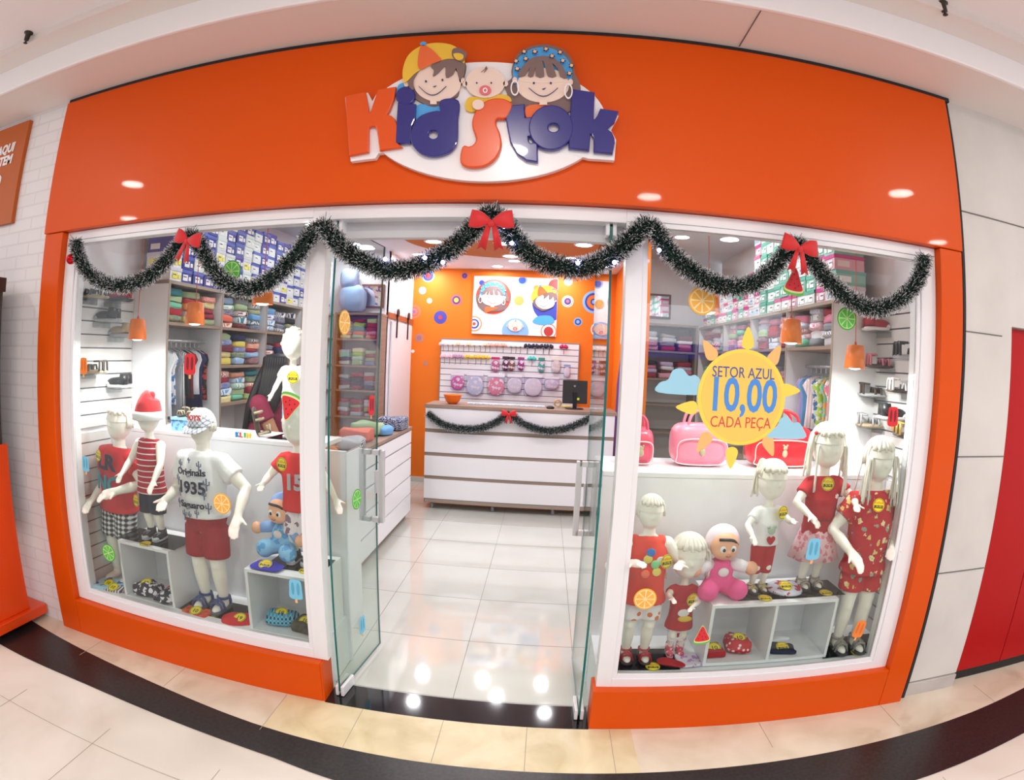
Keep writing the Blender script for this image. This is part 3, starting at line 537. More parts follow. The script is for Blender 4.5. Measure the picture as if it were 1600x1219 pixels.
def wig(H, hc, r, style, rn):
    m = M(); x0, y0, z0 = hc; rx, ry, rz = r
    if style == 'bald': return None
    if style == 'curly':
        for i in range(85):
            t = math.acos(1-rn.random()*1.05); w = rn.random()*2*PI
            if t > .95 and math.sin(w) < -.15: continue
            m.ell((x0+rx*1.03*math.sin(t)*math.cos(w), y0+ry*1.03*math.sin(t)*math.sin(w), z0+rz*1.0*math.cos(t)), r[0]*.17, n=8, m=5)
        return m
    for i in range(38):
        w = 2*PI*i/38+rn.uniform(-.03, .03); front = math.sin(w) < -.3; end = {'fringe': 1.75, 'pig': 1.3, 'pony': 1.25, 'pigl': 1.35, 'long': 1.7}[style]
        if front: end = 1.0 if style == 'fringe' else 1.05
        pts = []
        for k in range(7):
            t = .05+(end+.07*math.sin(i*2.3)-.05)*k/6; q = 1.05+.05*(i % 2)
            pts.append((x0+rx*q*math.sin(t)*math.cos(w), y0+ry*q*math.sin(t)*math.sin(w), z0+rz*q*math.cos(t)))
        m.tube(pts, [rx*.05+rx*.06*min(1, k/3) for k in range(7)], 6)
    m.lathe((x0, y0, z0), [(rx*1.05*math.sin(PI*.45*k/6), rz*1.05*math.cos(PI*.45*k/6)) for k in range(6, -1, -1)], 24, sy=ry/rx)
    def bundle(a, d, L_, n, sp):
        for i in range(n):
            o = Vector((rn.uniform(-1, 1), rn.uniform(-1, 1), rn.uniform(-.5, .5)))*sp; e = Vector((rn.uniform(-1, 1), rn.uniform(-1, 1), 0))*sp*1.1
            a_ = Vector(a); k = a_+Vector(d)*.5+o*.6; b = a_+Vector(d)+e+Vector((0, 0, -L_))*rn.uniform(.8, 1)
            m.tube(spline([a_+o*.3, k, (k+b)/2+Vector(d)*.2, b], 3), rx*.065, 6)
    if style == 'pig':
        for s in (-1, 1): bundle((x0+s*rx*.95, y0, z0+rz*.25), (s*rx*.45, 0, 0), rz*1.3, 9, rx*.2)
    if style == 'pony': bundle((x0-rx*.3, y0+ry*.5, z0+rz*.9), (-rx*.75, 0, rz*.1), rz*2.0, 12, rx*.22)
    if style == 'pigl':
        for s in (-1, 1): bundle((x0+s*rx*.8, y0, z0+rz*.55), (s*rx*.5, 0, 0), rz*2.0, 11, rx*.22)
        for s in (-1, 1): bundle((x0+s*rx*.9, y0-ry*.5, z0), (s*rx*.2, -ry*.2, 0), rz*2.3, 3, rx*.12)
        for s in (-1, 1): m.ell((x0+s*rx*1.0, y0-.01, z0+rz*.6), rx*.14, 1)
    if style == 'long':
        for s in (-1, 1): bundle((x0+s*rx*.92, y0-ry*.35, z0+rz*.1), (s*rx*.22, -ry*.25, 0), rz*2.2, 12, rx*.3)
        bundle((x0, y0+ry*.9, z0), (0, ry*.1, 0), rz*2.0, 12, rx*.7)
    return m
def ik(a, b, l1, l2, hint):
    d = b-a; L_ = min(d.length, (l1+l2)*.995); u = d.normalized(); x = (L_*L_+l1*l1-l2*l2)/(2*L_); h = math.sqrt(max(l1*l1-x*x, 0)); hv = Vector(hint); hv = (hv-u*hv.dot(u)).normalized()
    return a+u*x+hv*h, a+u*L_
def hand(m, w, d, side, s):     # w wrist, d forward direction
    d = d.normalized(); up = Vector((0, -.35, 1)); lat = d.cross(up).normalized()*side; nrm = lat.cross(d)*side
    c = w+d*s*.045; m.tube([w-d*s*.01, w+d*s*.02, w+d*s*.06, w+d*s*.075], [s*.022, s*.027, s*.03, s*.026], 10, ry=[s*.02, s*.017, s*.016, s*.013])
    for i, (o, l) in enumerate(((-.021, .05), (-.007, .058), (.008, .054), (.022, .042))):
        b = w+d*s*.065+lat*s*o; k = b+d*s*l*.5-nrm*s*.004; e = k+d*s*l*.42-nrm*s*.014; m.tube([b, k, e], [s*.0085, s*.0078, s*.006], 7); m.ell(e, s*.006, n=7, m=5)
    b = w+d*s*.02-lat*s*.022; e = b+(d*.7-lat*.75).normalized()*s*.045; m.tube([b, (b+e)/2, e], [s*.011, s*.009, s*.007], 7); m.ell(e, s*.007, n=7, m=5)
def mannequin(name, label, base, H, S_, hands, rz=0, hair='fringe', top=None, bot=None, shoes=None, tagp=None, feet=.052, num='29,90', vox=.0062, hat=None, prints=None, lean=0, stride=0, hintx=.8):
    t = thing(name, label, 'mannequin', base, rz); t.rotation_euler.y = lean; inv = Euler((0, lean, rz)).to_matrix().to_4x4().inverted() @ Matrix.Translation(-Vector(base))
    b = S_*H/.78; rn = random.Random(int(H*1e4)); m = M(); Z = lambda f: f*b
    zs = S_*H; ztop = H; hz = (ztop-zs-.012*H)/2*.85; hc = (0, -.004, ztop-hz); hr = (hz*.76, hz*.84, hz)
    # torso, neck and head
    m.tube([(0, 0, Z(.40)), (0, 0, Z(.46)), (0, 0, Z(.54)), (0, -.004, Z(.64)), (0, -.002, Z(.72)), (0, 0, Z(.765)), (0, 0, Z(.79)), (0, -.002, hc[2]-hz*.6)],
           [b*.07, b*.1, b*.093, b*.1, b*.102, b*.078, b*.038, b*.034], 20, ry=[b*.055, b*.075, b*.078, b*.074, b*.06, b*.045, b*.036, b*.034])
    m.ell(hc, hr, n=22, m=16); m.ell((0, hc[1]-hr[1]*.15, hc[2]-hz*.45), (hr[0]*.72, hr[1]*.75, hz*.52), n=18, m=12); m.ell((0, hc[1]-hr[1]*.97, hc[2]-hz*.12), (hr[0]*.1, hr[1]*.13, hz*.13))
    arms = []
    for s, (hp, hx) in zip((-1, 1), hands):
        sh = Vector((s*b*.110, 0, Z(.735))); tgt = inv @ Vector(hp); el, wr = ik(sh, tgt, b*.165, b*.155, (s*hx, .6, -.3)); arms.append((sh, el, wr, s))
        m.ell(sh, b*.042, n=12, m=8); m.tube([sh+Vector((-s*b*.02, 0, .004)), sh, sh.lerp(el, .5), el, el.lerp(wr, .4), wr], [b*.04, b*.04, b*.036, b*.029, b*.029, b*.02], 12); m.ell(el, b*.0285, n=10, m=7)
        hand(m, wr, (wr-el).normalized() + Vector((0, -.15, -.1)), s, b*.95)
    legs = []
    for s in (-1, 1):
        hp = Vector((s*b*.05, 0, Z(.43))); kn = Vector((s*b*(feet+.004), -.012+s*stride*.3, Z(.24))); an = Vector((s*b*feet*1.05, .012+s*stride, Z(.055)))
        m.tube([hp, hp.lerp(kn, .5), kn, kn.lerp(an, .35), an, an-Vector((0, 0, Z(.03)))], [b*.058, b*.05, b*.038, b*.038, b*.025, b*.027], 14); m.ell(kn+Vector((0, -.004, 0)), b*.038, n=10, m=7)
        m.ell(an+Vector((0, -b*.04, -Z(.055)+b*.022)), (b*.03, b*.07, b*.021), n=14, m=8); legs.append((hp, kn, an))
    obj('body', m, MANN, t, remesh=vox)
    if hair:
        w = wig(H, hc, hr, hair, rn)
        if w: obj('wig', w, [WIG, RED], t, True)
    def shell(kind, mt, hem, sleeve, flare=1.0):
        c = M(); g = b*.016
        z0 = hem*H
        zz = [z for z in (.46, .54, .64, .72, .765) if Z(z) > z0+.02]; tb = {.46: (.1, .075), .54: (.095, .078), .64: (.104, .076), .72: (.102, .062), .765: (.078, .048)}
        P = [(0, 0, z0), (0, 0, z0+.012)]+[(0, -.003, Z(z)) for z in zz]; rx = [b*.118*flare+g]*2+[b*tb[z][0]+g*(1.15 if z < .7 else .7) for z in zz]; ry = [b*.088*flare+g]*2+[b*tb[z][1]+g*(1.15 if z < .7 else .7) for z in zz]
        rx = [r+ b*.02*(flare-1)*max(0, 5-i) if i > 1 else r for i, r in enumerate(rx)]
        if kind == 'tank': P.append((0, 0, Z(.775))); rx.append(b*.06); ry.append(b*.042); rx[-2] *= .88
        else: P.append((0, 0, Z(.785))); rx.append(b*.05); ry.append(b*.045)
        c.tube(P, rx, 24, ry=ry)
        if kind != 'tank':
            for sh, el, wr, s in arms:
                e = sh.lerp(el, sleeve); c.tube([sh+Vector((-s*b*.05, 0, .012)), sh+Vector((0, 0, b*.004)), sh.lerp(e, .5), e], [b*.045, b*.049, b*.05, b*.053], 14)
        else:
            for sh, el, wr, s in arms: c.ell(sh+Vector((-s*b*.035, 0, b*.02)), (b*.032, b*.045, b*.03), n=10, m=7)
        return c
    if top: obj(top.get('name', 't_shirt'), shell(top.get('k', 'tee'), top['m'], top['hem'], top.get('sl', .55), top.get('fl', 1)), top['m'], t, remesh=.0068)
    if bot:
        c = M(); k = bot['k']; hem = bot['hem']*H
        if k == 'skirt':
            c.lathe((0, 0, 0), [(b*.095, Z(.52)), (b*.11, Z(.47)), (b*.15, (Z(.47)+hem)/2), (b*.185, hem), (b*.18, hem), (b*.10, Z(.46)), (b*.09, Z(.52))], 40, sy=.8)
            c.v = [(x*(1+.05*math.sin(9*math.atan2(y, x))*max(0, (Z(.5)-z)/(Z(.5)-hem))), y*(1+.05*math.sin(9*math.atan2(y, x))*max(0, (Z(.5)-z)/(Z(.5)-hem))), z) for x, y, z in c.v]
            obj('skirt', c, bot['m'], t, True)
        else:
            w = {'shorts': .068, 'bloomers': .07, 'leggings': .056}[k]
            c.tube([(0, 0, Z(.41)), (0, 0, Z(.47)), (0, 0, Z(.55))], [b*.095, b*.114, b*.104], 22, ry=[b*.07, b*.088, b*.08])
            for s, (hp, kn, an) in zip((-1, 1), legs):
                f = (hp.z-hem)/(hp.z-kn.z); e = hp.lerp(kn, f) if f <= 1 else kn.lerp(an, (kn.z-hem)/(kn.z-an.z))
                w2 = {'shorts': .066, 'bloomers': .05, 'leggings': .048}[k]
                c.tube([hp, hp.lerp(e, .5), e.lerp(hp, .08), e], [b*w, b*(w+w2)/2*1.02, b*w2*1.02, b*w2], 16)
            obj({'bloomers': 'shorts'}.get(k, k), c, bot['m'], t, remesh=.0068)
    if shoes:
        kind, mt, mt2 = shoes
        for s, (hp, kn, an) in zip((-1, 1), legs):
            c = M(); x, y = an.x, an.y-b*.035
            c.join(supell(b*.037, b*.082, b*.012, .6, 16, 6).xf(Matrix.Translation((x, y, b*.012))), 1)
            if kind == 'sneaker':
                c.ell((x, y-b*.012, b*.035), (b*.037, b*.07, b*.03), 0, 16, 8); c.tube([(x, an.y, b*.03), (x, an.y, b*.085)], [b*.042, b*.036], 14)
                c.ell((x, y-b*.055, b*.028), (b*.034, b*.03, b*.022), 1)
                for k in range(3): c.tube([(x-b*.02, y-b*(.01+.018*k), b*.066-k*b*.006), (x+b*.02, y-b*(.01+.018*k), b*.066-k*b*.006)], b*.005, 6, 1)
            elif kind == 'boot':
                c.ell((x, y-b*.005, b*.035), (b*.04, b*.075, b*.033), 0, 16, 8); c.tube([(x, an.y, b*.03), (x, an.y, b*.13)], [b*.045, b*.043], 14)
            else:
                for k, yy in enumerate((-.075, -.05)): c.tube([(x-b*.036, an.y+b*yy, b*.015), (x-b*.025, an.y+b*yy, b*.05), (x, an.y+b*yy, b*.058-k*0+b*.003*k*3), (x+b*.025, an.y+b*yy, b*.05), (x+b*.036, an.y+b*yy, b*.015)], b*.007, 6)
                c.tube([(x+b*.031*math.cos(a*PI/6), an.y+b*.031*math.sin(a*PI/6), b*.062) for a in range(12)], b*.007, 6, closed=True); c.tube([(x, an.y-b*.03, b*.062), (x, an.y-b*.078, b*.058)], b*.007, 6)
                c.ell((x, an.y+b*.02, b*.035), (b*.032, b*.02, b*.035))
            obj('sandal' if kind == 'sandal' else 'shoe', c, [mt, mt2], t, True)
    fy = lambda x, z, g=.020: -b*.092*math.sqrt(max(.05, 1-(x/(b*.135))**2))-g*b   # front of the shirt
    for s_, size, x, z, mt_, bold in (prints or []):
        p = text(s_, size, 0, .004, x, z, bold=bold); p.v = [(a, fy(a, c_)+d-.002*0, c_) for a, d, c_ in p.v]; obj('printed_lettering', p, mt_, t)
    if tagp: price_tag(t, (tagp[0], fy(tagp[0], 0)-.012, tagp[1]*H), num, .032, (R(-4), 0, tagp[0]*6))
    return t, b, H, hc, hr, legs, fy
FAB = lambda n, c, **k: mat(n, c, .85, bump=60, **k)
TR = FAB('red_cotton', 'd21f2a'); STR = FAB('red_white_stripe', 'b51e34', pat='stripe_z', c2='f0e8ea', sc=10.5); PLD = FAB('black_white_plaid', 'f0eff0', pat='plaid', c2='1b1b20', c3='8a8a90', sc=11)
NVY = FAB('navy_twill', '1f2540'); CAC = FAB('white_cactus_print', 'f1f1f5', pat='script', c2='4a5878', sc=28); SHR = FAB('brick_red_twill', 'a3202c'); TEE = FAB('coral_red_cotton', 'dc2a2c')
FLB = FAB('grey_tropical_print', 'efe6ea', pat='blots', c2='8d6f86', sc=26); CRD = FAB('coral_orange_cotton', 'ee4a38'); DOT = FAB('white_balloon_print', 'f3eef2', pat='dots', c2='e07a3c', sc=24); DRD = FAB('dark_red_cotton', 'b8202a')
HRT = FAB('white_bow_print', 'f1e9ee', pat='blots', c2='b02434', sc=26); WTE = FAB('white_cotton', 'f2f0f3'); LBL = FAB('sky_blue_cotton', '7cc4ea'); PKS = FAB('pink_sprig_print', 'f3c8cf', pat='blots', c2='e7899b', sc=34)
FLO = FAB('red_floral_print', 'c5202c', pat='floral', c2='9fb8d8', c3='f2e3b0', sc=24)
ST = lambda px, py, y: tuple(at(px, py, 'y', y))
mannequin('child_mannequin', 'faceless child mannequin in red T-shirt and black-and-white plaid shorts beside the slatted wall', (-2.215, .29, .283), 1.05, .77, ((ST(146, 778, .15), .1), (ST(180, 768, .10), 1.2)), .0, 'fringe', lean=.09, top=
          dict(m=TR, hem=.43), bot=dict(k='shorts', hem=.27, m=PLD), tagp=(-.055, .735), prints=[('LR', .12, 0, .74, NVY, .004), ('NC', .12, .01, .62, mat('teal_print', '2b8a9a', .8), .004)])
r = mannequin('child_mannequin', 'faceless child mannequin wearing a red Santa hat and red striped vest on a white cube', (-1.845, .23, .621), .75, .735, ((ST(192, 738, .12), .6), (ST(240, 752, .08), .5)), 0, 'bald',
          dict(m=STR, hem=.35, k='tank', name='striped_vest'), dict(k='shorts', hem=.2, m=NVY), ('sneaker', mat('black_shoe', '26262c', .6), mat('silver_sole', 'b9bcc4', .5)), (-.06, .30))
# Santa hat
def hat_on(r):
    t, b, H, hc, hr, legs, fy = r; m = M(); x, y, z = hc
    P = spline([(x-.003, y, z+hr[2]*.05), (x, y, z+hr[2]*.5), (x+.002, y+.003, z+hr[2]*.95), (x+.006, y+.005, z+hr[2]*1.3), (x+.016, y+.01, z+hr[2]*1.45)], 4); n = len(P)
    m.tube(P, [hr[0]*(1.36-.5*(i/n)-.62*(i/n)**3) for i in range(n)], 22); m.ell((x+.016, y+.01, z+hr[2]*1.40), hr[0]*.34)
    h = obj('santa_hat', m, mat('santa_felt_red', 'e03038', .9, sheen=.3), t, True)
    obj('hat_trim', M().lathe((x, y, z-.016), [(hr[0]*1.3, 0), (hr[0]*1.46, .004), (hr[0]*1.48, .03), (hr[0]*1.40, .044), (hr[0]*1.25, .046)], 28, sy=1.05), mat('hat_trim_white', 'f6f4f6', .95), h, True)
hat_on(r)
r = mannequin('child_mannequin', 'tall faceless boy mannequin in checked cap, white printed T-shirt and brick-red shorts', (-1.49, .24, .285), 1.06, .80, ((ST(262, 778, .10), .35), (ST(372, 806, .10), .9)), 0, 'fringe',
          dict(m=WTE, hem=.495), dict(k='shorts', hem=.285, m=SHR), ('sandal', mat('blue_sandal', '3c4e86', .6), mat('grey_sole', '5c5f6c', .7)), None,
          prints=[('Originals', .048, .0, .765, NVY, .001), ('1935', .085, .0, .685, NVY, .002), ('Saguaro', .046, .0, .60, NVY, .001)])
def cactus(r):
    t, b, H, hc, hr, legs, fy = r; GC = mat('cactus_grey_blue', '66728c', .8)
    for i, (x, z, s_) in enumerate(((-.06, .80, .9), (.055, .80, .9), (-.088, .72, 1), (.088, .71, 1.1), (-.09, .60, .9), (-.05, .545, 1), (.092, .59, 1), (-.015, .545, .8), (.03, .56, .8), (.0, .825, .5), (-.075, .66, .8), (.075, .655, .8))):
        lp = [(-.002, -.025), (.002, -.025), (.002, -.006), (.011, -.004), (.012, .012), (.009, .012), (.008, 0), (.002, -.001), (.002, .024), (-.002, .024), (-.002, .002), (-.008, .004), (-.009, .016), (-.012, .016), (-.012, .0), (-.002, -.003)]
        m = flat([[(a*s_*1.15, c*s_*1.15) for a, c in lp]], 0, .004); m.v = [(a+x, fy(a+x, 0)+d-.001, c+z) for a, d, c in m.v]; obj('cactus_print', m, GC, t)
cactus(r)
def cap_on(r):
    t, b, H, hc, hr, legs, fy = r; x, y, z = hc; cm = mat('checked_cap_cotton', 'f2f2f6', .8, pat='plaid', c2='f2f2f6', c3='9aa4c0', sc=13)
    m = M(); P = [(hr[0]*1.14*math.cos(t), hr[2]*1.0*math.sin(t)) for t in [PI/2*i/8 for i in range(9)]]; m.lathe((x, y, z+.01), P[::1], 26, sy=1.12)
    c = obj('baseball_cap', m, cm, t, True); br = M(); vs = []
    for j, q in enumerate((0, 1)):
        for i in range(13): a = PI*(.04+.92*i/12); vs.append((x-hr[0]*1.1*math.cos(a), y-hr[1]*(.75 if q == 0 else .75+.95*math.sin(a)), z+.018-q*.035*math.sin(a)-.012*abs(math.cos(a))))
    n = len(vs); vs += [(a, b_, c_-.004) for a, b_, c_ in vs]; fs = [(i, i+1, 13+i+1, 13+i) for i in range(12)]+[(n+13+i, n+13+i+1, n+i+1, n+i) for i in range(12)]+[(13+i, 13+i+1, n+13+i+1, n+13+i) for i in range(12)]
    obj('cap_brim', br.add(vs, fs), cm, c, True); p = text('BOYS', .034, 0, .002, x, z+.052, bold=.001); p.v = [(a, y-.006-hr[1]*1.17*math.sqrt(max(0, 1-(a/hr[0]/1.16)**2))+.012*((c_-z)/.05)+d-.004, c_) for a, d, c_ in p.v]; obj('cap_lettering', p, TAGR, c)
cap_on(r)
mannequin('child_mannequin', 'faceless curly-haired mannequin in red T-shirt partly hidden behind the door post', (-.945, .26, .621), .79, .69, ((ST(412, 755, .12), .5), (ST(530, 790, .16), .9)), 0, 'curly',
          dict(m=TEE, hem=.345), dict(k='shorts', hem=.19, m=FLB), ('sneaker', mat('black_shoe', '26262c', .6), mat('white_sole', 'd9dae0', .5)), (-.05, .64), prints=[('15', .1, .01, .42, mat('grey_print', 'b9aeb6', .8), .004)])
mannequin('child_mannequin', 'small curly-haired mannequin in white T-shirt and sky-blue shorts standing on the ledge', (-1.12, .55, 1.19), .58, .65, ((ST(424, 618, .44), .5), (ST(492, 622, .44), .6)), 0, 'curly',
          dict(m=WTE, hem=.36), dict(k='shorts', hem=.12, m=LBL), ('sneaker', mat('maroon_shoe', '84203a', .6), mat('white_sole', 'd9dae0', .5)), (.03, .56), num='24,00', vox=.0055)
r = mannequin('child_mannequin', 'faceless child mannequin in orange-red sleeveless top with balloon print at the doorway end', (.675, .19, .288), .80, .775, ((ST(985, 880, .06), .5), (ST(1062, 882, .08), .3)), 0, 'fringe',
          dict(m=CRD, hem=.39, k='tank', name='sleeveless_top', fl=1.05), dict(k='shorts', hem=.28, m=DOT), ('sandal', mat('red_sandal', 'b0202c', .5), mat('dark_sole', '4a2c30', .7)), (.075, .66))
t, b, H, hc, hr, legs, fy = r
for i, (x, z, c) in enumerate(((.0, .57, '3f7fd0'), (-.03, .515, '2f63c0'), (.025, .515, '8fdc9a'), (-.01, .54, 'f2d86a'), (-.015, .47, 'ff7a5a'), (.035, .48, 'f4e070'), (.05, .53, 'e8e8ee'))):
    obj('balloon_print', M().ell((x, fy(x, z)+.001, z*.78/.78), (.02, .004, .02), n=16, m=8), mat('balloon_%d' % i, c, .8), t, True)
r = mannequin('toddler_mannequin', 'small toddler mannequin with pigtails in dark red T-shirt and printed leggings', (.875, .22, .288), .615, .60, ((ST(1050, 935, .08), .8), (ST(1082, 948, .09), .8)), 0, 'pig',
          dict(m=DRD, hem=.25, fl=1.1), dict(k='leggings', hem=.13, m=HRT), ('boot', mat('pink_print_boot', 'd8506a', .6, pat='blots', c2='f6d8de', sc=50), mat('pink_sole', 'e8a8b4', .6)), (.035, .52), num='19,90', vox=.0055)
t, b, H, hc, hr, legs, fy = r
obj('chest_print', M().ell((0, fy(0, 0)+.002, .25), (.028, .004, .02)).ell((0.01, fy(0, 0)+.001, .22), (.035, .003, .016), 1), [mat('print_white', 'ece4e6', .8), mat('print_yellow', 'e0b83a', .8)], t, True)
r = mannequin('toddler_mannequin', 'toddler mannequin with ponytail in white bear T-shirt and red shorts on the white shelf box', (1.255, .25, .608), .635, .66, ((ST(1176, 838, .12), .8), (ST(1238, 814, .1), .4)), .1, 'pony',
          dict(m=WTE, hem=.38), dict(k='bloomers', hem=.15, m=DRD), ('sandal', mat('gold_sandal', 'c9b27a', .4, metal=.5), mat('dark_sole2', '35343a', .7)), (.045, .64), vox=.0055)
t, b, H, hc, hr, legs, fy = r
m = M(); hx = flat([sm([(0, -.022), (.02, 0), (.02, .014), (.01, .02), (0, .012), (-.01, .02), (-.02, .014), (-.02, 0)], 3)], 0, .005); hx.v = [(x, y+fy(0, 0)+.002, z+.275) for x, y, z in hx.v]
obj('heart_print', hx, DRD, t); obj('bear_print', M().ell((0, fy(0, 0)+.003, .32), (.02, .004, .018)).ell((-.016, fy(0, 0)+.003, .337), (.008, .004, .008)).ell((.016, fy(0, 0)+.003, .337), (.008, .004, .008)), mat('bear_print', 'b9c8b4', .8), t, True)
mannequin('child_mannequin', 'girl mannequin with yarn pigtails in red T-shirt and pink sprigged skirt on the shelf box', (1.545, .27, .608), .81, .69, ((ST(1266, 806, .13), .8), (ST(1337, 788, .1), .9)), .05, 'pigl',
          dict(m=DRD, hem=.33), dict(k='skirt', hem=.2, m=PKS), ('sandal', mat('taupe_sandal', 'a79c92', .6), mat('dark_sole2', '35343a', .7)), (-.03, .67), prints=[('*', .05, .04, .47, WTE, .001), ('~', .1, -.01, .37, mat('print_darkred', '8a1a22', .8), .001)])
mannequin('child_mannequin', 'tall girl mannequin with long yarn hair in red floral romper by the right slatted wall', (1.79, .17, .288), 1.08, .765, ((ST(1326, 864, .06), .8), (ST(1400, 846, .10), .8)), -.1, 'long',
          dict(m=FLO, hem=.40, name='romper_top'), dict(k='shorts', hem=.31, m=FLO), ('sandal', mat('grey_sandal', '8f8a84', .6), mat('dark_sole2', '35343a', .7)), (-.04, .73))[0].scale = (.9, .95, 1)
# ------------------------------------------------------------------ display joinery
struct('wall_7', M().box((-2.35, .42, .0), (-.765, .44, 1.165)), WMAT)
struct('trim_20', M().box((-2.349, .42, 1.166), (-.90, .72, 1.19)), MELA, bevel=.002)
struct('wall_8', M().box((.48, .42, 0), (2.05, .44, 1.12)), WMAT)
struct('trim_21', M().box((.48, .42, 1.121), (2.049, .85, 1.145)), MELA, bevel=.002)
struct('floor_1', M().box((-2.349, .131, .0), (-.78, .42, .281)), MELA); struct('floor_2', M().box((.49, .131, .0), (2.049, .42, .287)), MELA)
SLW = mat('greige_slat_panel', 'd9d6d4', .5)
def slat(nm, x, sg, y0, y1, z0, z1, stp):
    m = M(); z = z0
    while z < z1: m.box((min(x, x+sg*.014), y0, z), (max(x, x+sg*.014), y1, min(z+stp-.008, z1)), 0); z += stp
    m.box((min(x, x+sg*.004), y0, z0), (max(x, x+sg*.004), y1, z1), 1); return struct(nm, m, [SLW, GROOVE])
slat('wall_9', -2.35, 1, .131, .418, .283, 1.16, .0755); slat('wall_10', -2.35, 1, .131, .62, 1.195, 2.02, .0755); slat('wall_11', 2.05, -1, .131, .418, .289, 1.115, .077); slat('wall_12', 2.05, -1, .131, .70, 1.147, 2.02, .077)
# side panel with a rounded brown edge by the doorway
def side_panel(nm, x, sg, y1, z1, lab):
    out = [(.445, 0), (y1, 0), (y1, z1)]+[(.445+.26-.26*math.sin(a*PI/16)-0, z1-.26+.26*math.cos(a*PI/16)) for a in range(0, 9)]
    m = flat([out], 0, .024); m.v = [(x-b-.012, a, c) for a, b, c in m.v]
    t = thing(nm, lab, 'panel', (x, .445, 0)); obj('board', m.xf(Matrix.Translation((-x, -.445, 0))), MELA, t)
    e = M().tube([(0, a-.445, c) for a, c in [(y1, z1)]+out[3:]+[(.445, 0.0)]], .006, 6, ry=None); obj('edge_band', e, BROWN, t)
side_panel('side_panel', -.90, 1, 1.0, 1.09, 'white side panel with rounded brown edge inside the left glass door')
side_panel('side_panel', .60, -1, 1.0, 1.09, 'white side panel with rounded brown edge inside the right glass door')
# cubes
def cube_box(label, x0, x1, y0, y1, z0, z1, mid=None, mat2=None):
    t = thing('display_cube', label, 'display box', ((x0+x1)/2, y0, z0)); w = (x1-x0)/2; d = y1-y0; h = z1-z0; k = .016
    obj('top_panel', M().box((-w, 0, h-k), (w, d, h)), MELA, t, bevel=.001); obj('bottom_panel', M().box((-w, 0, 0), (w, d, k)), MELA, t, bevel=.001)
    for s in (-1, 1): obj('side_board', M().box((s*w-(k if s > 0 else 0), 0, k), (s*w+(k if s < 0 else 0), d, h-k)), MELA, t, bevel=.001)
    if mid is not None: obj('divider', M().box((mid-(x0+x1)/2-k/2, 0, k), (mid-(x0+x1)/2+k/2, d, h-k)), MELA, t, bevel=.001)
    obj('back_panel', M().box((-w+k, d-.006, k), (w-k, d, h-k)), MELA, t); return t
cube_box('open white display cube under the mannequin with the Santa hat', -2.03, -1.66, .10, .40, .282, .62)
cube_box('open white display cube beside the left door post', -1.175, -.79, .08, .40, .282, .62)
cube_box('long two-bay white display box holding folded red clothes', .985, 1.64, .10, .40, .288, .607, 1.31)
m = M().box((-.2, 0, 0), (.2, .22, .003)); SMK = glass('smoked_acrylic', '85858b', .9)
for x, y, z, s, lab in ((-1.85, .13, .621, .42, 'smoked clear plinth under the sneakers of the Santa-hat mannequin'), (-1.49, .13, .282, .5, 'smoked plinth under the boy in blue sandals'), (1.27, .14, .608, .3, 'smoked plinth under the toddler in gold sandals'),
        (1.55, .14, .608, .3, 'smoked plinth under the girl in the pink skirt'), (1.82, .09, .288, .4, 'smoked plinth under the girl in the floral romper'), (-.95, .15, .6205, .3, 'smoked plinth under the red T-shirt mannequin at the door post'), (.70, .08, .288, .35, 'smoked plinth under the girl in red sandals'), (-1.12, .47, 1.1905, .24, 'smoked plinth under the small mannequin on the ledge')):
    o = obj('acrylic_plinth', M().box((-s/2, 0, -.0002), (s/2, .2, .0008)), SMK, loc=(x, y, z)); tag(o, lab, 'plinth')
# ------------------------------------------------------------------ garments laid in the windows
def garment(name, label, x, y, z, w, d, h, rz, mt, num=None, seed=1, e=.28, nz=.0028, tagoff=(0, 0), round_=True):
    t = thing(name, label, 'clothing', (x, y, z), rz); m = supell(w/2, d/2, h/2, e, 28, 10, nz, seed); m.xf(Matrix.Translation((0, 0, h/2+.001))); zm = min(v[2] for v in m.v); m.v = [(a, b_, max(c, .001)) for a, b_, c in m.v]
    obj('cloth', m, mt, t, True)
    if num: price_tag(t, (tagoff[0], tagoff[1]-d*.12, h+.006), num, .034, (R(-72), 0, -rz))
    return t
G1 = FAB('blue_leaf_print', 'b8dcf0', pat='blots', c2='3d6fa8', sc=22); G2 = FAB('navy_white_abstract', '23263a', pat='blots', c2='eceaf0', sc=30); G3 = FAB('striped_mixed_print', 'e6e2e6', pat='stripe_x', c2='5a4a60', sc=16); G4 = FAB('orange_red_pattern', 'e8762c', pat='noise', c2='c8242c', sc=40)
G5 = FAB('turquoise_plaid', '2f9ac8', pat='plaid', c2='1c2f4c', c3='6fc6e0', sc=16); G6 = FAB('black_camo', '2c2a26', pat='noise', c2='55503e', sc=30); RDT = FAB('red_white_dots', 'c4202c', pat='dots', c2='f0dada', sc=40); ROY = FAB('royal_blue', '3a34b4')
garment('folded_shirt', 'pale blue leaf-print folded shirt in the far left corner of the window', -2.2, .155, .282, .2, .15, .03, .2, G1, '10', 1)
garment('folded_shirt', 'striped folded shirt in front of the pale blue leaf-print one', -2.13, .115, .282, .13, .06, .03, .1, G3, '10', 2)
garment('crumpled_shirt', 'navy and white printed shirt bunched in the left display cube', -1.9, .17, .299, .2, .14, .075, .1, G2, '10', 3, .7, .006)
garment('crumpled_shirt', 'navy and white printed shirt spilling out of the left display cube', -1.75, .15, .299, .13, .12, .055, -.2, G2, None, 4, .7, .006)
garment('folded_shirt', 'red folded shirt at the back of the left display cube', -1.76, .31, .299, .16, .14, .03, .1, TR, None, 5)
garment('folded_shirt', 'orange and red patterned folded shirt before the sandals', -1.53, .125, .2835, .17, .09, .018, -.1, G4, '10', 6)
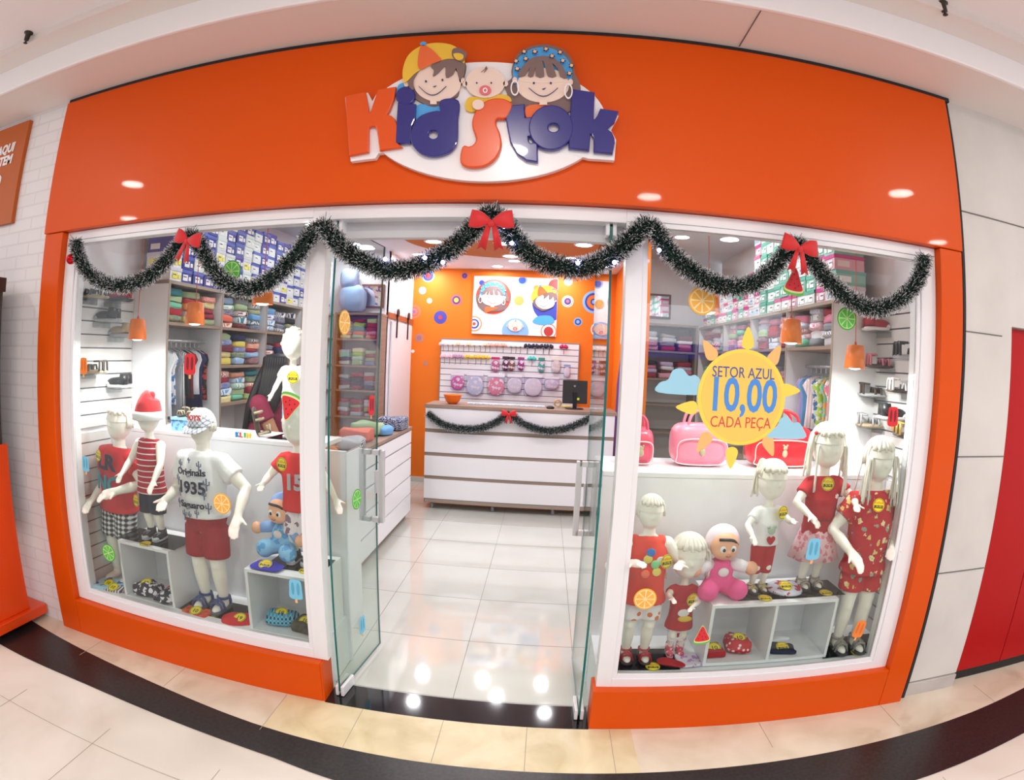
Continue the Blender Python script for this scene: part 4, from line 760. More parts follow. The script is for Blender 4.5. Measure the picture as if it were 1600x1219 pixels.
garment('spread_shorts', 'red sports shorts fanned out beside the right sandal', -1.275, .15, .2835, .2, .16, .025, .5, TR, '19', 7, .8)
garment('spread_shorts', 'royal blue trunks draped over the edge of the cube by the door post', -1.07, .125, .622, .17, .11, .02, -.1, ROY, '29,90', 8, .7, round_=False)
garment('folded_shirt', 'turquoise plaid folded shirt in the cube by the door post', -1.05, .2, .299, .17, .14, .06, .3, G5, '10', 9, .55, .004)
garment('folded_shirt', 'dark camouflage folded shirt in the cube by the door post', -.90, .18, .299, .13, .14, .05, -.1, G6, '10', 10)
garment('folded_shirt', 'dark red folded shirt in the left bay of the long box', 1.06, .2, .305, .1, .13, .03, .0, DRD, '10', 11)
garment('folded_shirt', 'red dotted folded shirts piled beside the dark red one', 1.19, .22, .305, .13, .14, .07, -.15, RDT, '10', 12, .5, .004)
garment('folded_shirt', 'navy folded shirt in the right bay of the long box', 1.42, .18, .305, .14, .1, .02, -.25, NVY, '29,90', 13)
garment('folded_shirt', 'white printed folded shirt behind the navy one', 1.42, .3, .305, .15, .1, .02, .1, WTE, None, 14)
garment('crumpled_dress', 'grey and red patterned dress folded on the long box', 1.39, .22, .6085, .18, .16, .035, -.3, FAB('grey_lace_print', 'c9cad8', pat='blots', c2='a8324a', sc=26), '29,90', 15, .7, .004, round_=False)
garment('crumpled_scarf', 'dark red cloth in front of the toddler mannequin', .84, .125, .2885, .14, .08, .02, -.3, DRD, None, 16, .8)
garment('folded_shirt', 'pale lilac printed shirt beside the dark red cloth', .93, .15, .2885, .12, .12, .012, .2, FAB('lilac_print', 'e9e0ee', pat='blots', c2='c79ad4', sc=34), None, 17)
for x, y, z, lab in ((-1.84, .125, .623, 'yellow price tag lying before the sneakers'), (-1.44, .16, .2845, 'yellow price tag lying between the blue sandals'), (-.88, .16, .623, 'yellow price tag lying on the cube by the door post'), (.75, .105, .29, 'yellow price tag lying beside the red sandals'),
        (1.26, .15, .6105, 'yellow price tag lying before the gold sandals'), (1.6, .17, .6105, 'yellow price tag lying before the taupe sandals'), (1.83, .105, .2905, 'yellow price tag lying before the grey sandals')):
    t = thing('loose_price_tag', lab, 'price tag', (x, y, z)); price_tag(t, (0, 0, .002), '29,90', .034, (R(-86), 0, 0)); t.children[0].name = 'tag_disc'
# ------------------------------------------------------------------ dolls
def doll(label, loc, cloth, hood, armc, s=1, tilt=0, armup=(0, 0), bel='f0e4e8'):
    t = thing('plush_doll', label, 'doll', loc, tilt); SK = mat('doll_vinyl_skin', 'f2b490', .45)
    c = M().ell((0, 0, .09*s), (.055*s, .045*s, .065*s), n=18, m=12)
    for q in (-1, 1): c.tube([(q*.02*s, -.005, .045*s), (q*.055*s, -.05*s, .04*s)], [.04*s, .036*s], 12); c.ell((q*.06*s, -.062*s, .038*s), (.042*s, .036*s, .04*s))
    obj('romper', c, cloth, t, remesh=.005)
    for q, a in zip((-1, 1), armup):
        m = M(); e = Vector((q*.10*s, -.03*s, (.115+a)*s)); m.tube([(q*.04*s, 0, .125*s), (q*.075*s, -.015*s, (.12+a*.5)*s), e], [.024*s, .026*s, .022*s], 10); sl = obj('sleeve', m, armc, t, True)
        obj('hand', M().ell(e+Vector((q*.015*s, -.006*s, 0)), .027*s), SK, t, True)
    h = M().ell((0, -.012*s, .205*s), (.058*s, .05*s, .055*s), n=22, m=14); h.ell((0, -.025*s, .185*s), (.052*s, .042*s, .035*s)); h.ell((0, -.066*s, .19*s), .006*s)
    hd = obj('head', h, SK, t, remesh=.0045); obj('hood', M().ell((0, .012*s, .215*s), (.068*s, .052*s, .064*s), n=24, m=14), hood, t, True)
    obj('hair_tuft', M().tube(spline([(-.035*s, -.045*s, .235*s), (-.01*s, -.058*s, .238*s), (.02*s, -.052*s, .232*s), (.045*s, -.035*s, .21*s)], 4), .006*s, 6), BLACK, hd, True)
    for q in (-1, 1): obj('eye', M().ell((q*.02*s, -.058*s, .2*s), (.013*s, .005*s, .014*s)), SIGW, hd, True); obj('pupil', M().ell((q*.018*s, -.063*s, .199*s), (.006*s, .003*s, .007*s)), BLACK, hd, True)
    obj('mouth', M().tube([(-.01*s, -.067*s, .178*s), (0, -.069*s, .174*s), (.01*s, -.067*s, .178*s)], .0018*s, 5), mat('doll_lip', 'b04a3c', .5), hd, True)
    obj('belly_patch', M().ell((0, -.043*s, .105*s), (.022*s, .008*s, .018*s)), mat('doll_patch_'+bel, bel, .8), t, True)
doll('baby doll in blue hooded romper sitting on the cube by the door post', (-1.045, .27, .645), mat('doll_blue_plush', '8cc4ea', .95, pat='blots', c2='5f9fd8', sc=22), mat('doll_blue_hood', '86a8e0', .95), mat('doll_blue_sleeve', '86a8e0', .95), 1.15, -.15, (.0, -.02), 'e8dcd8')
doll('baby doll in pink romper and white hood sitting on the long display box', (1.04, .23, .608), mat('doll_pink_plush', 'ee5a98', .95), mat('doll_white_hood', 'f2dfe8', .95), mat('doll_white_sleeve', 'f0e8f0', .95), 1.22, .05, (.0, .0))
# ------------------------------------------------------------------ pendant lamps
for i, (px, py, y, lab) in enumerate(((215, 515, .3, 'orange pendant lamp nearest the left slatted wall'), (305, 490, .3, 'orange pendant lamp over the Santa-hat mannequin, middle of the left three'), (411, 458, .3, 'orange pendant lamp half hidden by the tinsel, left window'),
        (1107, 470, .3, 'orange pendant lamp behind the orange slice sticker'), (1236, 518, .3, 'orange pendant lamp below the watermelon sticker'), (1336, 558, .3, 'orange pendant lamp nearest the right slatted wall'))):
    c = at(px, py, 'y', y); t = thing('pendant_lamp', lab, 'lamp', (c.x, c.y, c.z-.055), 0, None)
    obj('lamp_shade', M().lathe((0, 0, 0), [(.052, 0), (.055, 0), (.043, .108), (.038, .112), (.0005, .112), (.0005, .109), (.038, .106), (.051, .0)], 28), mat('orange_lamp_shade', 'f47a22', .35, coat=.4), t, True)
    obj('cord', M().tube([(0, 0, .11), (0, 0, 2.798-(c.z-.055))], .0022, 6), LCRD, t); obj('cord_grip', M().tube([(0, 0, .11), (0, 0, .13)], [.008, .004], 8), LCRD, t)
    obj('bulb', M().ell((0, 0, .006), (.033, .033, .012)), LIT, t, True); lamp((c.x, c.y, c.z-.065), .06, 3.6, (1, .98, .96))
# ------------------------------------------------------------------ shelving units along the walls
def unit(nm, label, x0, x1, ys, zs, z1, open_to, holes=()):
    """ys: upright positions along y; zs: shelf heights; holes: (bay, shelf) left out"""
    t = thing(nm, label, 'shelving', ((x0+x1)/2, ys[0], 0)); cx = (x0+x1)/2; w = (x1-x0)/2
    for y in ys:
        u = obj('upright', M().box((-w, y-ys[0], 0), (w, y-ys[0]+.018, z1)), MELA, t, bevel=.001); f = open_to*w
        obj('edge_band', M().box((min(f, f+open_to*.002), y-ys[0]-.001, 0), (max(f, f+open_to*.002), y-ys[0]+.019, z1)), TAUPE, u)
    obj('top_board', M().box((-w, 0, z1+.0005), (w, ys[-1]-ys[0]+.018, z1+.022)), TAUPE, t, bevel=.001)
    for b in range(len(ys)-1):
        for i, z in enumerate(zs):
            if (b, i) in holes: continue
            obj('shelf', M().box((-w, ys[b]-ys[0]+.0185, z-.02), (w, ys[b+1]-ys[0]-.0005, z)), BROWN, t, bevel=.001)
    obj('back_board', M().box((-open_to*w-.0 if open_to > 0 else w-.006, .0, 0), (-open_to*w+.006 if open_to > 0 else w, ys[-1]-ys[0]+.018, z1)), MELA, t)
    return t
LY = [.622, 1.235, 1.90, 2.57, 3.36]; LZ = [1.81, 1.54, 1.27, .98, .6]
unit('wall_shelving', 'tall white and taupe shelving unit along the left wall, packed with folded clothes', -2.345, -2.05, LY, LZ, 2.04, 1, [(0, 1), (0, 2)])
unit('wall_shelving', 'tall white and taupe shelving unit along the right wall, packed with folded clothes', 1.74, 2.045, LY, LZ, 2.04, -1, [(0, 1), (0, 2)])
def back_unit(label, x0, x1, zs, z1, wood):
    t = thing('back_shelving', label, 'shelving', (x0, 3.395, 0)); w = x1-x0
    for x in (0, w-.02): obj('upright', M().box((x, 0, 0), (x+.02, .28, z1)), wood, t, bevel=.001)
    obj('top_board', M().box((-.003, -.003, z1+.0005), (w+.003, .283, z1+.025)), wood, t)
    for z in zs: obj('shelf', M().box((.0205, 0, z-.02), (w-.0205, .27, z)), wood, t, bevel=.001)
    obj('back_board', M().box((0, .275, 0), (w, .28, z1)), MELA, t)
back_unit('brown wooden shelving unit on the back wall behind the left glass door', -2.04, -1.545, [1.81, 1.53, 1.27, .99, .6], 2.06, BROWN)
back_unit('taupe shelving unit on the back wall behind the right window', 1.13, 1.735, [1.81, 1.53, 1.27, .99, .6], 2.06, TAUPE)
# folded garments ---------------------------------------------------
PAL = {'navy': '232c5a', 'red': 'b52232', 'coral': 'e8705a', 'mint': '7cc6a6', 'teal': '2c7f8c', 'sky blue': '6fa8dc', 'royal blue': '2c50a8', 'white': 'e6e4ea', 'grey': '8e9098', 'lime': 'a8cc4a', 'maroon': '6c1f34', 'black': '22222a', 'yellow': 'e6d46a', 'pink': 'e58aa8', 'magenta': 'c0307c', 'lilac': 'b79ad0', 'pale pink': 'eec6d2', 'orange': 'e6813a'}
GM = {}
for n_, c in PAL.items():
    GM[n_] = [FAB('fold_%s' % n_.replace(' ', '_'), c), FAB('fold_%s_print' % n_.replace(' ', '_'), c, pat='blots', c2={'navy': 'd8dce8', 'red': '2c3458', 'white': '4a78b4', 'pale pink': 'b05a7c', 'grey': 'c8d84c', 'mint': 'e8a04c', 'black': 'c83c3c', 'teal': 'f0c850', 'maroon': 'e8c8d0'}.get(n_, 'e9e6ec'), sc=26), FAB('fold_%s_stripe' % n_.replace(' ', '_'), c, pat='stripe_x', c2='f0eef0' if n_ != 'white' else '4a5a8a', sc=18)]
def foldmesh(i):
    m = supell(.5, .5, .5, .24+.05*(i % 3), 22, 16, .0, i); rn = random.Random(i*5+1); ph = [rn.uniform(0, 6) for _ in range(4)]; vs = []
    for x, y, z in m.v:
        g = 1-.075*abs(math.sin(PI*3.0*(z+.5)+.5*math.sin(x*4+ph[0])))-.05*(.5+.5*math.sin(math.atan2(y, x)*3+ph[1]))
        vs.append((x*g+.02*math.sin(y*9+ph[2]), y*g+.02*math.sin(x*9+ph[3]), z*(1+.12*math.sin(x*5+ph[1])*math.sin(y*4+ph[0]))+.07*math.sin(x*6+y*5+ph[2])*(z+.5)))
    m.v = vs; return m.mesh('fold', GM['navy'][0], True)
FM_ = [foldmesh(i) for i in range(8)]
FC = {}
def folded(color, kind, loc, size, rz, label, group=None, tilt=0):
    k = (color, kind, random.randrange(8))
    if k not in FC:
        me = FM_[k[2]].copy(); me.materials[0] = GM[color][kind]; FC[k] = me
    o = bpy.data.objects.new('folded_garment', FC[k]); COL.objects.link(o); o.location = (loc[0], loc[1], loc[2]+size[2]*.5); o.scale = size; o.rotation_euler = (tilt+random.uniform(-.03, .03), random.uniform(-.06, .06), rz); tag(o, label, 'clothing', group); return o
ORD = ['bottom', 'second', 'third', 'fourth', 'fifth', 'sixth', 'seventh']
BOY = ['navy', 'red', 'coral', 'mint', 'teal', 'sky blue', 'royal blue', 'white', 'grey', 'lime', 'maroon', 'black', 'yellow', 'orange', 'white', 'sky blue']
GIRL = ['pink', 'magenta', 'lilac', 'white', 'pale pink', 'red', 'white', 'maroon', 'mint', 'grey', 'pink', 'white']; JEAN = ['navy', 'royal blue', 'sky blue', 'teal', 'navy', 'black']; HOT = ['red', 'coral', 'orange', 'yellow', 'teal', 'pink', 'mint']
rr = random.Random(11)
def stacks(horiz, a0, a1, depth0, depth1, z, n, cnt, pal, place, grp, maxh=.2):
    w = (a1-a0)/n
    for s in range(n):
        zz = z+.001; nm = ['near', 'middle', 'far'][s] if n == 3 else ['near', 'far'][s]
        for k in range(cnt):
            h = rr.uniform(.034, .052)
            if zz+h > z+maxh: break
            a = a0+w*(s+.5)+rr.uniform(-.006, .006); d = (depth0+depth1)/2+rr.uniform(-.008, .008); dd = abs(depth1-depth0)*rr.uniform(.86, .95); ww = w*rr.uniform(.88, .97)
            color = rr.choice(pal); kd = rr.choice([0, 1, 1, 2]); wd = {0: 'plain', 1: 'printed', 2: 'striped'}[kd]
            loc, sz = ((d, a, zz), (dd, ww, h*1.12)) if not horiz else ((a, d, zz), (ww, dd, h*1.12))
            folded(color, kd, loc, sz, rr.uniform(-.05, .05), '%s %s folded garment, %s in %s stack, %s' % (wd, color, ORD[k], nm, place), grp); zz += h
BAY = ['first bay', 'second bay', 'third bay', 'farthest bay']; SH = ['top', 'second', 'third']
for b in range(4):
    pals = [[HOT], [BOY, BOY, BOY], [JEAN, ['maroon', 'navy', 'red', 'black', 'white'], BOY], [['red', 'navy', 'white', 'maroon'], BOY, BOY]][b]
    for i in range(1 if b == 0 else 3):
        stacks(False, LY[b]+.03, LY[b+1]-.012, -2.33, -2.06, LZ[i], 3, 5 if b < 2 else 4, pals[min(i, len(pals)-1)], '%s shelf, %s, left wall' % (SH[i], BAY[b]), 'folded clothes on the left wall shelves', .235)
    for i in range(1 if b == 0 else 2):
        stacks(False, LY[b]+.03, LY[b+1]-.012, 1.755, 2.03, LZ[i], 3, 5 if i == 0 else 3, GIRL, '%s shelf, %s, right wall' % (SH[i], BAY[b]), 'folded clothes on the right wall shelves', .235)
for i, z in enumerate([1.81, 1.53, 1.27, .99]):
    stacks(True, -2.01, -1.57, 3.405, 3.66, z, 3, 5 if i == 0 else 4, [HOT+['lime'], BOY, ['red', 'navy', 'black'], ['red', 'grey', 'white']][i], '%s shelf of the back left unit' % ['top', 'second', 'third', 'fourth'][i], 'folded clothes on the back left shelves', .235)
for i, z in enumerate([1.81, 1.53]):
    stacks(True, 1.16, 1.71, 3.405, 3.66, z, 3, 4, ['white', 'black', 'pink', 'lilac', 'red'], '%s shelf of the back right unit' % ['top', 'second'][i], 'folded clothes on the back right shelves', .2)
# shoeboxes ----------------------------------------------------------
def boxmesh(nm, c1, c2, c3):
    m = M().box((-.5, -.5, 0), (.5, .5, .8), 0).box((-.515, -.515, .74), (.515, .515, 1), 1)
    for s in (-1, 1):
        m.quad((s*.518, -.34, .16), (s*.518, .12, .16), (s*.518, .12, .62), (s*.518, -.34, .62), 2); m.quad((s*.519, .2, .2), (s*.519, .42, .2), (s*.519, .42, .5), (s*.519, .2, .5), 2)
        m.quad((s*.519, -.3, .4), (s*.519, .0, .4), (s*.519, .0, .5), (s*.519, -.3, .5), 3); m.quad((-.4, s*.518, .2), (.0, s*.518, .2), (.0, s*.518, .6), (-.4, s*.518, .6), 2)
    return m.mesh(nm, [mat('card_'+c1, c1, .6), mat('card_'+c2, c2, .6), mat('card_'+c3, c3, .6), mat('card_6c6c8c', '6c6c8c', .6)])
BXL = [('purple and white', boxmesh('bx', '4e3fa0', '4e3fa0', 'f0f2f6')), ('blue and white', boxmesh('bx', 'e8eef2', '4a5cb8', 'f4f6fa')), ('pale grey', boxmesh('bx', 'dfe8e8', 'd4e0e0', 'f6f8f8')), ('blue', boxmesh('bx', '3c46a0', '5a68c0', 'f0f0f6')), ('white and yellow', boxmesh('bx', 'eceef0', 'd8d8e8', 'f0ea5a'))]
BXR = [('white and pink', boxmesh('bx', 'f2eef2', 'd86a9c', 'ffffff')), ('white and green', boxmesh('bx', 'e8eef0', '58a894', 'ffffff')), ('white', boxmesh('bx', 'f2f0f4', 'e2e2ea', 'c2d6e8')), ('pink', boxmesh('bx', 'e8b8c8', 'c83a8c', 'f6eef2')), ('mint', boxmesh('bx', '8ccab8', '6ab4a4', 'f0f6f4'))]
def boxes(x, ysteps, base, tall, kinds, side, fr):
    y = LY[0]+.07; i = 0; rb = random.Random(5 if side == 'left' else 9)
    while y < 3.32 and i < ysteps:
        d = rb.uniform(.118, .128); zz = base+.001; top = tall(y)+rb.uniform(-.05, .04); k = 0; main = rb.choice(range(5))
        while zz < top and k < 8:
            h = rb.uniform(.082, .095); nm, me = kinds[main if rb.random() < .5 else rb.randrange(5)]
            o = bpy.data.objects.new('shoebox', me); COL.objects.link(o); o.location = (x+rb.uniform(-.008, .008), y, zz); o.scale = (.2, d*.94, h); o.rotation_euler = (0, 0, rb.uniform(-.02, .02))
            tag(o, '%s shoebox, %s in stack %s from the window, atop the %s wall shelving' % (nm, (ORD+['eighth'])[k], ('first second third fourth fifth sixth seventh eighth ninth tenth eleventh twelfth thirteenth fourteenth fifteenth sixteenth seventeenth eighteenth nineteenth twentieth twenty-first twenty-second').split()[i], side), 'box', 'shoeboxes on top of the %s shelving' % side); zz += h+.001; k += 1
        y += d+.004; i += 1
boxes(-2.165, 22, 2.062, lambda y: 2.60 if y < 1.6 else 2.52, BXL, 'left', 0)
boxes(1.86, 22, 2.062, lambda y: 2.66 if y < 1.9 else 2.35, BXR, 'right', 0)
# hanging clothes ----------------------------------------------------
def hanging(x, y, z, cm, label, grp, L_=.34, w=.12, n2=0):
    t = thing('hanging_garment', label, 'clothing', (x, y, z), rr.uniform(-.12, .12), grp)
    obj('hanger', M().tube([(0, 0, .06), (0, 0, .03), (-w*.8, 0, -.01)], .003, 5).tube([(0, 0, .03), (w*.8, 0, -.01)], .003, 5).tube([(.012*math.cos(a/8*PI*1.5), 0, .07+.012*math.sin(a/8*PI*1.5)) for a in range(9)], .002, 5), CHROME, t)
    rn = rr.uniform(0, 6); P = [(0, 0, .012), (0, 0, 0), (0, 0, -.02), (0, 0, -.1), (0, 0, -.2), (0, 0, -L_)]; m = M().tube(spline(P, 3), [.02]+[w*.5]*2+[w*.95]*3+[w*.75]*99, 22, ry=[.012]*2+[.02]*99) if False else M()
    prof = [(.03, .006, .012), (w*.8, .014, -.012), (w, .015, -.05), (w*.72, .016, -.11), (w*.72, .017, -.2), (w*.78, .019, -L_)]
    m.tube([(0, 0, c) for a, b, c in prof], [a for a, b, c in prof], 24, ry=[b for a, b, c in prof]); m.v = [(a, b+.008*math.sin(a*70+rn+c*6), c) for a, b, c in m.v]
    obj('cloth', m, cm, t, True)
for side, x, pal, names in (('left', -2.19, [GM['mint'][0], GM['white'][0], GM['white'][1], GM['grey'][0], GM['grey'][2], GM['black'][0], GM['maroon'][0], GM['white'][0], GM['navy'][0], GM['black'][1]], ['mint', 'white', 'white printed', 'grey', 'grey striped', 'black', 'maroon', 'plain white', 'navy', 'black printed']),
        ('right', 1.89, [GM['pale pink'][0], GM['pink'][1], GM['mint'][1], GM['lime'][1], GM['white'][1], GM['pale pink'][2], GM['sky blue'][0], GM['lilac'][0]], ['pale pink', 'pink printed', 'mint printed', 'lime printed', 'white printed', 'pale pink striped', 'sky blue', 'lilac'])):
    t = thing('clothes_rail', 'steel hanging rail in the bay nearest the window, %s wall shelving' % side, 'rail', (x, .64, 1.70)); obj('tube', M().tube([(0, .001, 0), (0, .594, 0)], .011, 12), CHROME, t, True)
    for i, (cm, nm) in enumerate(zip(pal, names)):
        hanging(x, .69+i*(.53/len(pal)), 1.628, cm, '%s garment hanging on the rail in the %s wall shelving' % (nm, side), 'clothes hanging on the %s rail' % side, rr.uniform(.28, .44), rr.uniform(.1, .13))
# shoes on the slatted walls -------------------------------------------
ACR = glass('clear_acrylic', 'f2f5f6', 1.0)
def shoe(t, x, y, c1, c2, s=1, sandal=False):
    m = M(); m.join(supell(.055*s, .022*s, .008*s, .6, 14, 6).xf(Matrix.Translation((x, y, .009*s))), 1)
    if sandal:
        for k in (-.03, -.005): m.tube([(x+k*s, y-.021*s, .012*s), (x+k*s, y-.012*s, .035*s), (x+k*s, y+.012*s, .035*s), (x+k*s, y+.021*s, .012*s)], .005*s, 6)
        m.tube([(x+.045*s, y-.018*s, .012*s), (x+.045*s, y-.014*s, .05*s), (x+.045*s, y+.014*s, .05*s), (x+.045*s, y+.018*s, .012*s)], .005*s, 6); m.tube([(x+.02*s, y-.02*s, .05*s), (x+.048*s, y, .052*s), (x+.02*s, y+.02*s, .05*s)], .004*s, 6)
    else:
        m.ell((x-.012*s, y, .026*s), (.042*s, .021*s, .02*s)); m.tube([(x+.025*s, y, .02*s), (x+.028*s, y, .06*s)], [.023*s, .019*s], 12); m.ell((x-.045*s, y, .018*s), (.014*s, .018*s, .012*s), 1)
    return m
def wallshoes(side, y, z, c1, c2, lab, kind=False, s=1.15, clab=''):
    sg = 1 if side == 'left' else -1; x0 = -2.336 if side == 'left' else 2.036
    sh = thing('acrylic_shelf', 'small clear shelf under the %s on the %s slatted wall' % (clab or lab.split(' on ')[0].split(' with ')[0], side), 'shelf', (x0, y, z))
    obj('plate', M().box((min(0, sg*.11), -.075, -.004), (max(0, sg*.11), .075, 0)), ACR, sh); obj('lip', M().box((min(0, sg*.004), -.075, -.03), (max(0, sg*.004), .075, -.004)), ACR, sh)
    t = thing('pair_of_shoes', lab+(' on the left slatted wall' if side == 'left' else ' on the right slatted wall'), 'shoes', (x0+sg*.06, y, z), .35*sg if side == 'left' else PI-.35)
    for d in (-.03, .032): obj('shoe', shoe(t, 0, d, c1, c2, s, kind), [c1, c2], t, True)
bk = mat('black_leather', '1d1c20', .4); gy = mat('sole_grey', 'a4a4a8', .6); rd_ = mat('shoe_red', '9c2430', .5); bw = mat('shoe_beige', 'a8977c', .6); wh = mat('shoe_white', 'e4e0e2', .5); pk = mat('shoe_pink', 'c4707c', .6); br = mat('shoe_brown', '4a3c34', .6); gl = mat('shoe_gold', 'c0a04c', .4, metal=.4)
for y, z, a, b, l, k in ((.21, 1.915, bk, bw, 'black shoes with beige insoles', True), (.42, 1.915, rd_, bk, 'red and black shoes', False), (.33, 1.79, bk, gy, 'black high-top shoes', False), (.46, 1.71, bw, gy, 'beige shoes', False), (.22, 1.50, br, bw, 'brown strappy sandals', True), (.45, 1.41, bk, wh, 'dark sneakers with white laces', False)):
    wallshoes('left', y, z, a, b, l, k, 1.4)
for y, z, a, b, l, k in ((.55, 1.90, rd_, wh, 'red shoes', False), (.22, 1.745, bk, gy, 'large black strappy sandals', True), (.50, 1.70, pk, br, 'pink bow sandals', True), (.28, 1.58, wh, br, 'white and brown sandals', True), (.56, 1.545, br, gy, 'dark brown sandals', True), (.36, 1.44, bk, wh, 'small black shoes', False), (.56, 1.38, gy, bw, 'grey sandals', True), (.19, 1.37, gl, br, 'gold sandals', True)):
    wallshoes('right', y, z, a, b, l, k, 1.6 if 'large' in l else 1.4)
# ------------------------------------------------------------------ things on the ledges
t = thing('shoe_display_box', 'pale blue printed shoebox on the ledge behind the boy in the cap', 'box', (-1.78, .5, 1.191), .05)
obj('box_body', M().box((-.085, -.05, 0), (.085, .05, .065)), mat('card_sky', '8cc8ec', .6, pat='blots', c2='5a8ccc', sc=40), t); obj('lid', M().box((-.088, -.053, .062), (.088, .053, .075)), mat('card_sky_lid', '9cd2f0', .6), t)
t = thing('pair_of_shoes', 'grey sandals standing on the pale blue shoebox', 'shoes', (-1.78, .5, 1.267), PI/2)
for d in (-.035, .035): obj('shoe', shoe(t, 0, d, bw, br, .95, True), [bw, br], t, True)
t = thing('shoe_last_stand', 'upright beige toddler sandal standing on the ledge left of the small mannequin', 'shoe', (-1.33, .5, 1.191), .3)
m = shoe(t, 0, 0, bw, br, 1.5, True); m.xf(Matrix.Rotation(R(78), 4, 'Y')); zz = min(v[2] for v in m.v); obj('sandal', m.xf(Matrix.Translation((0, 0, -zz))), [bw, br], t, True)
t = thing('brand_letters', 'small green, blue and yellow letter block sign on the ledge', 'sign', (-1.36, .44, 1.191)); 
for i, (c, k) in enumerate(zip('KLIN', ('2c8ccc', 'd8403c', '58b848', 'e8c83c'))): m = text(c, .036, 0, .012, -.036+i*.024, .014, bold=.001); zz = min(v[2] for v in m.v); obj('letter', m.xf(Matrix.Translation((0, 0, -zz))), mat('letter_'+k, k, .5), t)
for nm, x, w, h, c, acc, lab in (('pink', 1.0, .30, .26, 'f08aa4', 'f6c6d2', 'pink baby bag with white piping on the right ledge'), ('red', 1.46, .38, .27, 'd81c2a', 'f0d0c8', 'large red baby bag with pale piping on the right ledge'), ('rose', .68, .14, .22, 'e0506c', 'f2d8dc', 'rose baby bag at the doorway end of the right ledge')):
    t = thing('baby_bag', lab, 'bag', (x, .66, 1.147)); bm_ = mat('bag_'+nm, c, .35, coat=.3); pm = mat('piping_'+nm, acc, .5)
    obj('bag_body', supell(w/2, .09, h*.42, .45, 28, 12).xf(Matrix.Translation((0, 0, h*.42))), bm_, t, True)
    for y in (-.05, .05): obj('handle', M().tube(spline([(-w*.25, y, h*.74), (-w*.2, y, h*1.0), (0, y, h*1.12), (w*.2, y, h*1.0), (w*.25, y, h*.74)], 5), .008, 8), bm_, t, True)
    obj('piping', M().tube(spline([(-w*.44, -.088, h*.2), (-w*.42, -.09, h*.08), (0, -.094, h*.05), (w*.42, -.09, h*.08), (w*.44, -.088, h*.2), (w*.4, -.092, h*.5), (0, -.096, h*.56), (-w*.4, -.092, h*.5)], 5, True), .003, 6, closed=True), pm, t, True)
    obj('bear_patch', M().ell((0, -.093, h*.3), (.016, .006, .02)).ell((0, -.093, h*.41), (.013, .006, .012)).ell((-.011, -.093, h*.46), .006).ell((.011, -.093, h*.46), .006), mat('bear_tan', 'b8a88c', .6), t, True)
# ------------------------------------------------------------------ cabinet island, counter
def cabinet(label, x, y0, y1, d, h, mb=None):
    t = thing('drawer_cabinet', label, 'cabinet', (x, y0, 0)); w = y1-y0
    obj('carcass', M().box((-d, 0, .07), (-.018, w, h)), TAUPE, t); obj('worktop', M().box((-d-.005, 0, h+.0005), (.006, w, h+.028)), BROWN, t, bevel=.001); obj('plinth', M().box((-d+.03, .01, .0), (-.05, w-.01, .069)), TAUPE, t)
    zs = [.085, .27, .455, .64, .79, h]
    for a, b in zip(zs, zs[1:]): obj('drawer_front', M().box((-.0175, .004, a), (0, w-.004, b-.014)), MELA, t, bevel=.001)
cabinet('white slatted cabinet with brown top, the farther of two behind the left glass door', -1.11, 2.06, 3.20, .42, .92); cabinet('white slatted cabinet with brown top, the nearer of two behind the left glass door', -1.11, 1.5, 2.052, .42, .92)
t = thing('sales_counter', 'long white sales counter with brown grooves and top at the back of the shop', 'counter', (-1.06, 3.6, 0))
obj('carcass', M().box((.0, .018, .07), (2.0, .5, 1.11)), TAUPE, t); obj('worktop', M().box((-.01, -.01, 1.1105), (2.02, .52, 1.145)), BROWN, t, bevel=.002)
for a, b in ((.12, .335), (.375, .59), (.63, .845), (.885, 1.108)): obj('front_panel', M().box((0, 0, a), (2.0, .0175, b)), MELA, t, bevel=.002)
obj('base_rail', M().box((0.01, .005, .075), (1.99, .0175, .115)), TAUPE, t)
for x in (.08, .75, 1.4, 1.9): obj('foot', M().tube([(x, .06, 0), (x, .06, .069)], .018, 10), GREY, t, True)
cg = [(668, 646), (690, 662), (720, 670), (750, 669), (775, 660), (795, 648), (815, 661), (845, 672), (875, 672), (905, 662), (926, 651)]
garland(cg, 3.545, .05, 7500, 8, 'green tinsel garland hanging in two swags on the front of the sales counter', [(795, 648, .075, 0)])
# cloth pile on cabinets
for i, (x, y, w, d, h, c, k, l) in enumerate(((-1.22, 1.72, .2, .3, .05, 'navy', 2, 'navy striped garment spread on the nearer cabinet'), (-1.3, 2.1, .25, .28, .06, 'coral', 0, 'coral garment heaped on the farther cabinet'), (-1.32, 2.45, .26, .3, .07, 'mint', 1, 'mint printed garment heaped on the farther cabinet'),
        (-1.2, 2.5, .14, .22, .05, 'sky blue', 0, 'sky blue garment at the edge of the farther cabinet'), (-1.22, 2.92, .24, .36, .07, 'navy', 1, 'navy and white printed garments heaped at the far end of the cabinet'), (-1.32, 3.1, .2, .15, .05, 'white', 1, 'white printed garment at the far end of the cabinet'))):
    z = .949
    folded(c, k, (x, y, z+.002), (w*1.1, d*.85, h*1.6), rr.uniform(-.2, .2), l)
